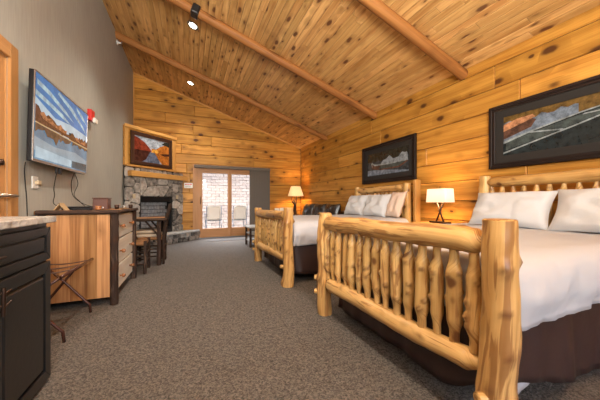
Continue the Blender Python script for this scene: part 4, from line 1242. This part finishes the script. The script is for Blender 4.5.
shade(MB(), (LX, LY, LZ + .285), .325, .19, .30, .175, .185).build('lamp_shade', 'shade_hot', tl, solid=.003)
MB().tube([(LX, LY, LZ + .27), (LX, LY, LZ + .49)], .004).lathe([(0, 0), (.009, .004), (.007, .016), (0, .02)], (LX, LY, LZ + .485), seg=10).build('finial', 'bronze', tl)
bulb('near_lamp_bulb', (LX, LY, LZ + .38), 12, (1, .66, .34))

# ------------------------------------------------------------------ leather sofa, console, amber lamp in the far corner
sf = thing('sofa', (3.0, 5.9, 0), 'black leather sofa against the pine wall beyond the far bed', 'sofa')
MB().b2((2.50, 4.93, .08), (3.36, 6.845, .42)).build('base', 'leather', sf, bevel=.04, seg=3)
MB().b2((3.25, 4.99, .42), (3.385, 6.84, .84)).build('back', 'leather', sf, bevel=.06, seg=4)
for y in (4.72, 6.85): MB().b2((2.48, y, .06), (3.36, y + .2, .66)).build('armrest', 'leather', sf, bevel=.07, seg=4)
for y in (4.95, 5.89): MB().b2((2.46, y, .42), (3.18, y + .93, .56)).build('seat_cushion', 'leather', sf, bevel=.05, seg=4)
for x in (2.54, 3.3):
    for y in (4.98, 6.8): MB().b2((x - .03, y - .03, 0), (x + .03, y + .03, .08)).build('foot', 'black', sf)
g3 = 'black leather back cushions on the sofa'
put_pillow(.60, .46, .23, 11, 6.50, 3.04, .565, 14, 'leather', 'black leather sofa cushion nearest the corner lamp', g3)
put_pillow(.60, .46, .23, 12, 5.87, 3.04, .565, 14, 'leather', 'black leather sofa cushion in the middle of the row', g3)
put_pillow(.60, .46, .23, 13, 5.24, 3.03, .565, 14, 'leather', 'black leather sofa cushion nearest the far bed', g3)

cs = thing('console_table', (2.75, 7.55, 0), 'low dark topped console table in the far right corner', 'table')
MB().b2((2.36, 7.24, .60), (3.37, 7.74, .635), grain=0).build('tabletop', 'framebrown', cs, bevel=.006)
MB().b2((2.40, 7.28, .47), (3.33, 7.72, .60), grain=0).build('apron', 'seatwood', cs, bevel=.004)
for x in (2.42, 3.32):
    for y in (7.30, 7.69): MB().log((x, y, 0), (x, y, .60), .028, .028, seg=10, rings=8).build('leg', 'bark', cs)
LX, LY, LZ = 3.055, 7.50, .635
al_ = thing('table_lamp', (LX, LY, LZ), 'antler stemmed table lamp with amber shade in the far corner', 'lamp')
MB().lathe([(.10, 0), (.10, .015), (.07, .03), (.03, .05), (0, .05)], (LX, LY, LZ), seg=20).build('base', 'bronze', al_)
m = MB()
m.tube([(LX, LY, LZ + .03), (LX - .03, LY, LZ + .15), (LX - .02, LY, LZ + .34), (LX - .06, LY, LZ + .50)], [.045, .05, .042, .022], seg=10)
m.tube([(LX - .02, LY, LZ + .32), (LX - .11, LY, LZ + .42), (LX - .15, LY, LZ + .55)], [.03, .02, .008], seg=8)
m.tube([(LX, LY, LZ + .25), (LX + .03, LY, LZ + .5), (LX + .015, LY, LZ + .63)], [.02, .015, .012], seg=8)
m.build('antler_stem', 'bark', al_)
shade(MB(), (LX, LY, LZ + .60), .42, .42, .27, .27, .30, r=.09).build('lamp_shade', 'shade_amber', al_, solid=.003)
MB().lathe([(.008, 0), (.012, .01), (.006, .03), (0, .035)], (LX, LY, LZ + .90), seg=10).build('finial', 'bronze', al_)
bulb('corner_lamp_bulb', (LX, LY, LZ + .75), 24, (1, .58, .24))
for x, w_, h_, lab, mt in ((2.44, .14, .23, 'white tent card on the console table, left of two', 'white'), (2.64, .22, .24, 'cream tent card on the console table, right of two', 'sling')):
    q = thing('tent_card', (x, 7.5, .635), lab, 'card')
    MB().prism([(0, 0), (.045, h_), (.048, h_), (.004, 0)], (x - w_ / 2, 7.44, .635), (0, 1, 0), (0, 0, 1), (1, 0, 0), w_).build('front_panel', mt, q)
    MB().prism([(.10, 0), (.05, h_), (.046, h_), (.096, 0)], (x - w_ / 2, 7.44, .635), (0, 1, 0), (0, 0, 1), (1, 0, 0), w_).build('back_panel', mt, q)

# coffee table partly behind the far bed
cf_ = thing('coffee_table', (1.6, 6.2, 0), 'low grey coffee table with shelves beyond the far bed footboard', 'table')
MB().b2((1.25, 5.92, .445), (1.95, 6.52, .475), grain=1).build('tabletop', 'slate', cf_, bevel=.006)
for zz in (.12, .29): MB().b2((1.30, 5.97, zz), (1.90, 6.47, zz + .022), grain=1).build('shelf', 'slate', cf_, bevel=.004)
for x in (1.31, 1.89):
    for y in (5.98, 6.46): MB().log((x, y, 0), (x, y, .445), .028, .026, seg=10, rings=8).build('leg', 'bark', cf_)

# door mat
o = MB().b2((.45, 7.28, 0), (1.45, 7.72, .008)).build('door_mat', plain('grey mat', (.13, .12, .115), .9, bump=.4, bscale=120), origin=(1, 7.5, 0)); tag(o, 'thin grey mat on the carpet before the patio door', 'mat')

# ------------------------------------------------------------------ recessed ceiling lights
def downlight(x, y, label, power=150):
    z = zc(x); nrm = Vector((-math.sin(al), 0, -math.cos(al)))
    t = thing('ceiling_light', (x, y, z), label, 'light', 'recessed lights in the ceiling')
    c = Vector((x, y, z))
    MB().lathe([(.062, 0), (.062, .006), (.092, .008), (.095, .0)], c - nrm * .002, seg=28, ax=tuple(nrm)).build('trim_ring', 'lighttrim', t)
    MB().lathe([(.0, .004), (.06, .004), (.06, .0)], c - nrm * .001, seg=24, ax=tuple(nrm)).build('lens', 'glow', t)
    l = bpy.data.lights.new('downlight', 'SPOT'); l.energy = power; l.color = (1, .90, .76); l.spot_size = math.radians(125); l.spot_blend = .8; l.shadow_soft_size = .06
    o = bpy.data.objects.new('downlight', l); o.location = c + nrm * .03; col.objects.link(o)
downlight(.06, 4.62, 'recessed ceiling light between the two nearer log beams')
downlight(.035, 6.9, 'recessed ceiling light beside the far gable wall', 110)
downlight(.06, 2.35 - .6, 'added unseen fill downlight above the aisle near the camera')  # out of view, added to fill the near half of the room
downlight(.06, -.9, 'added unseen fill downlight behind the camera')  # another unseen spot, added as fill from the rear
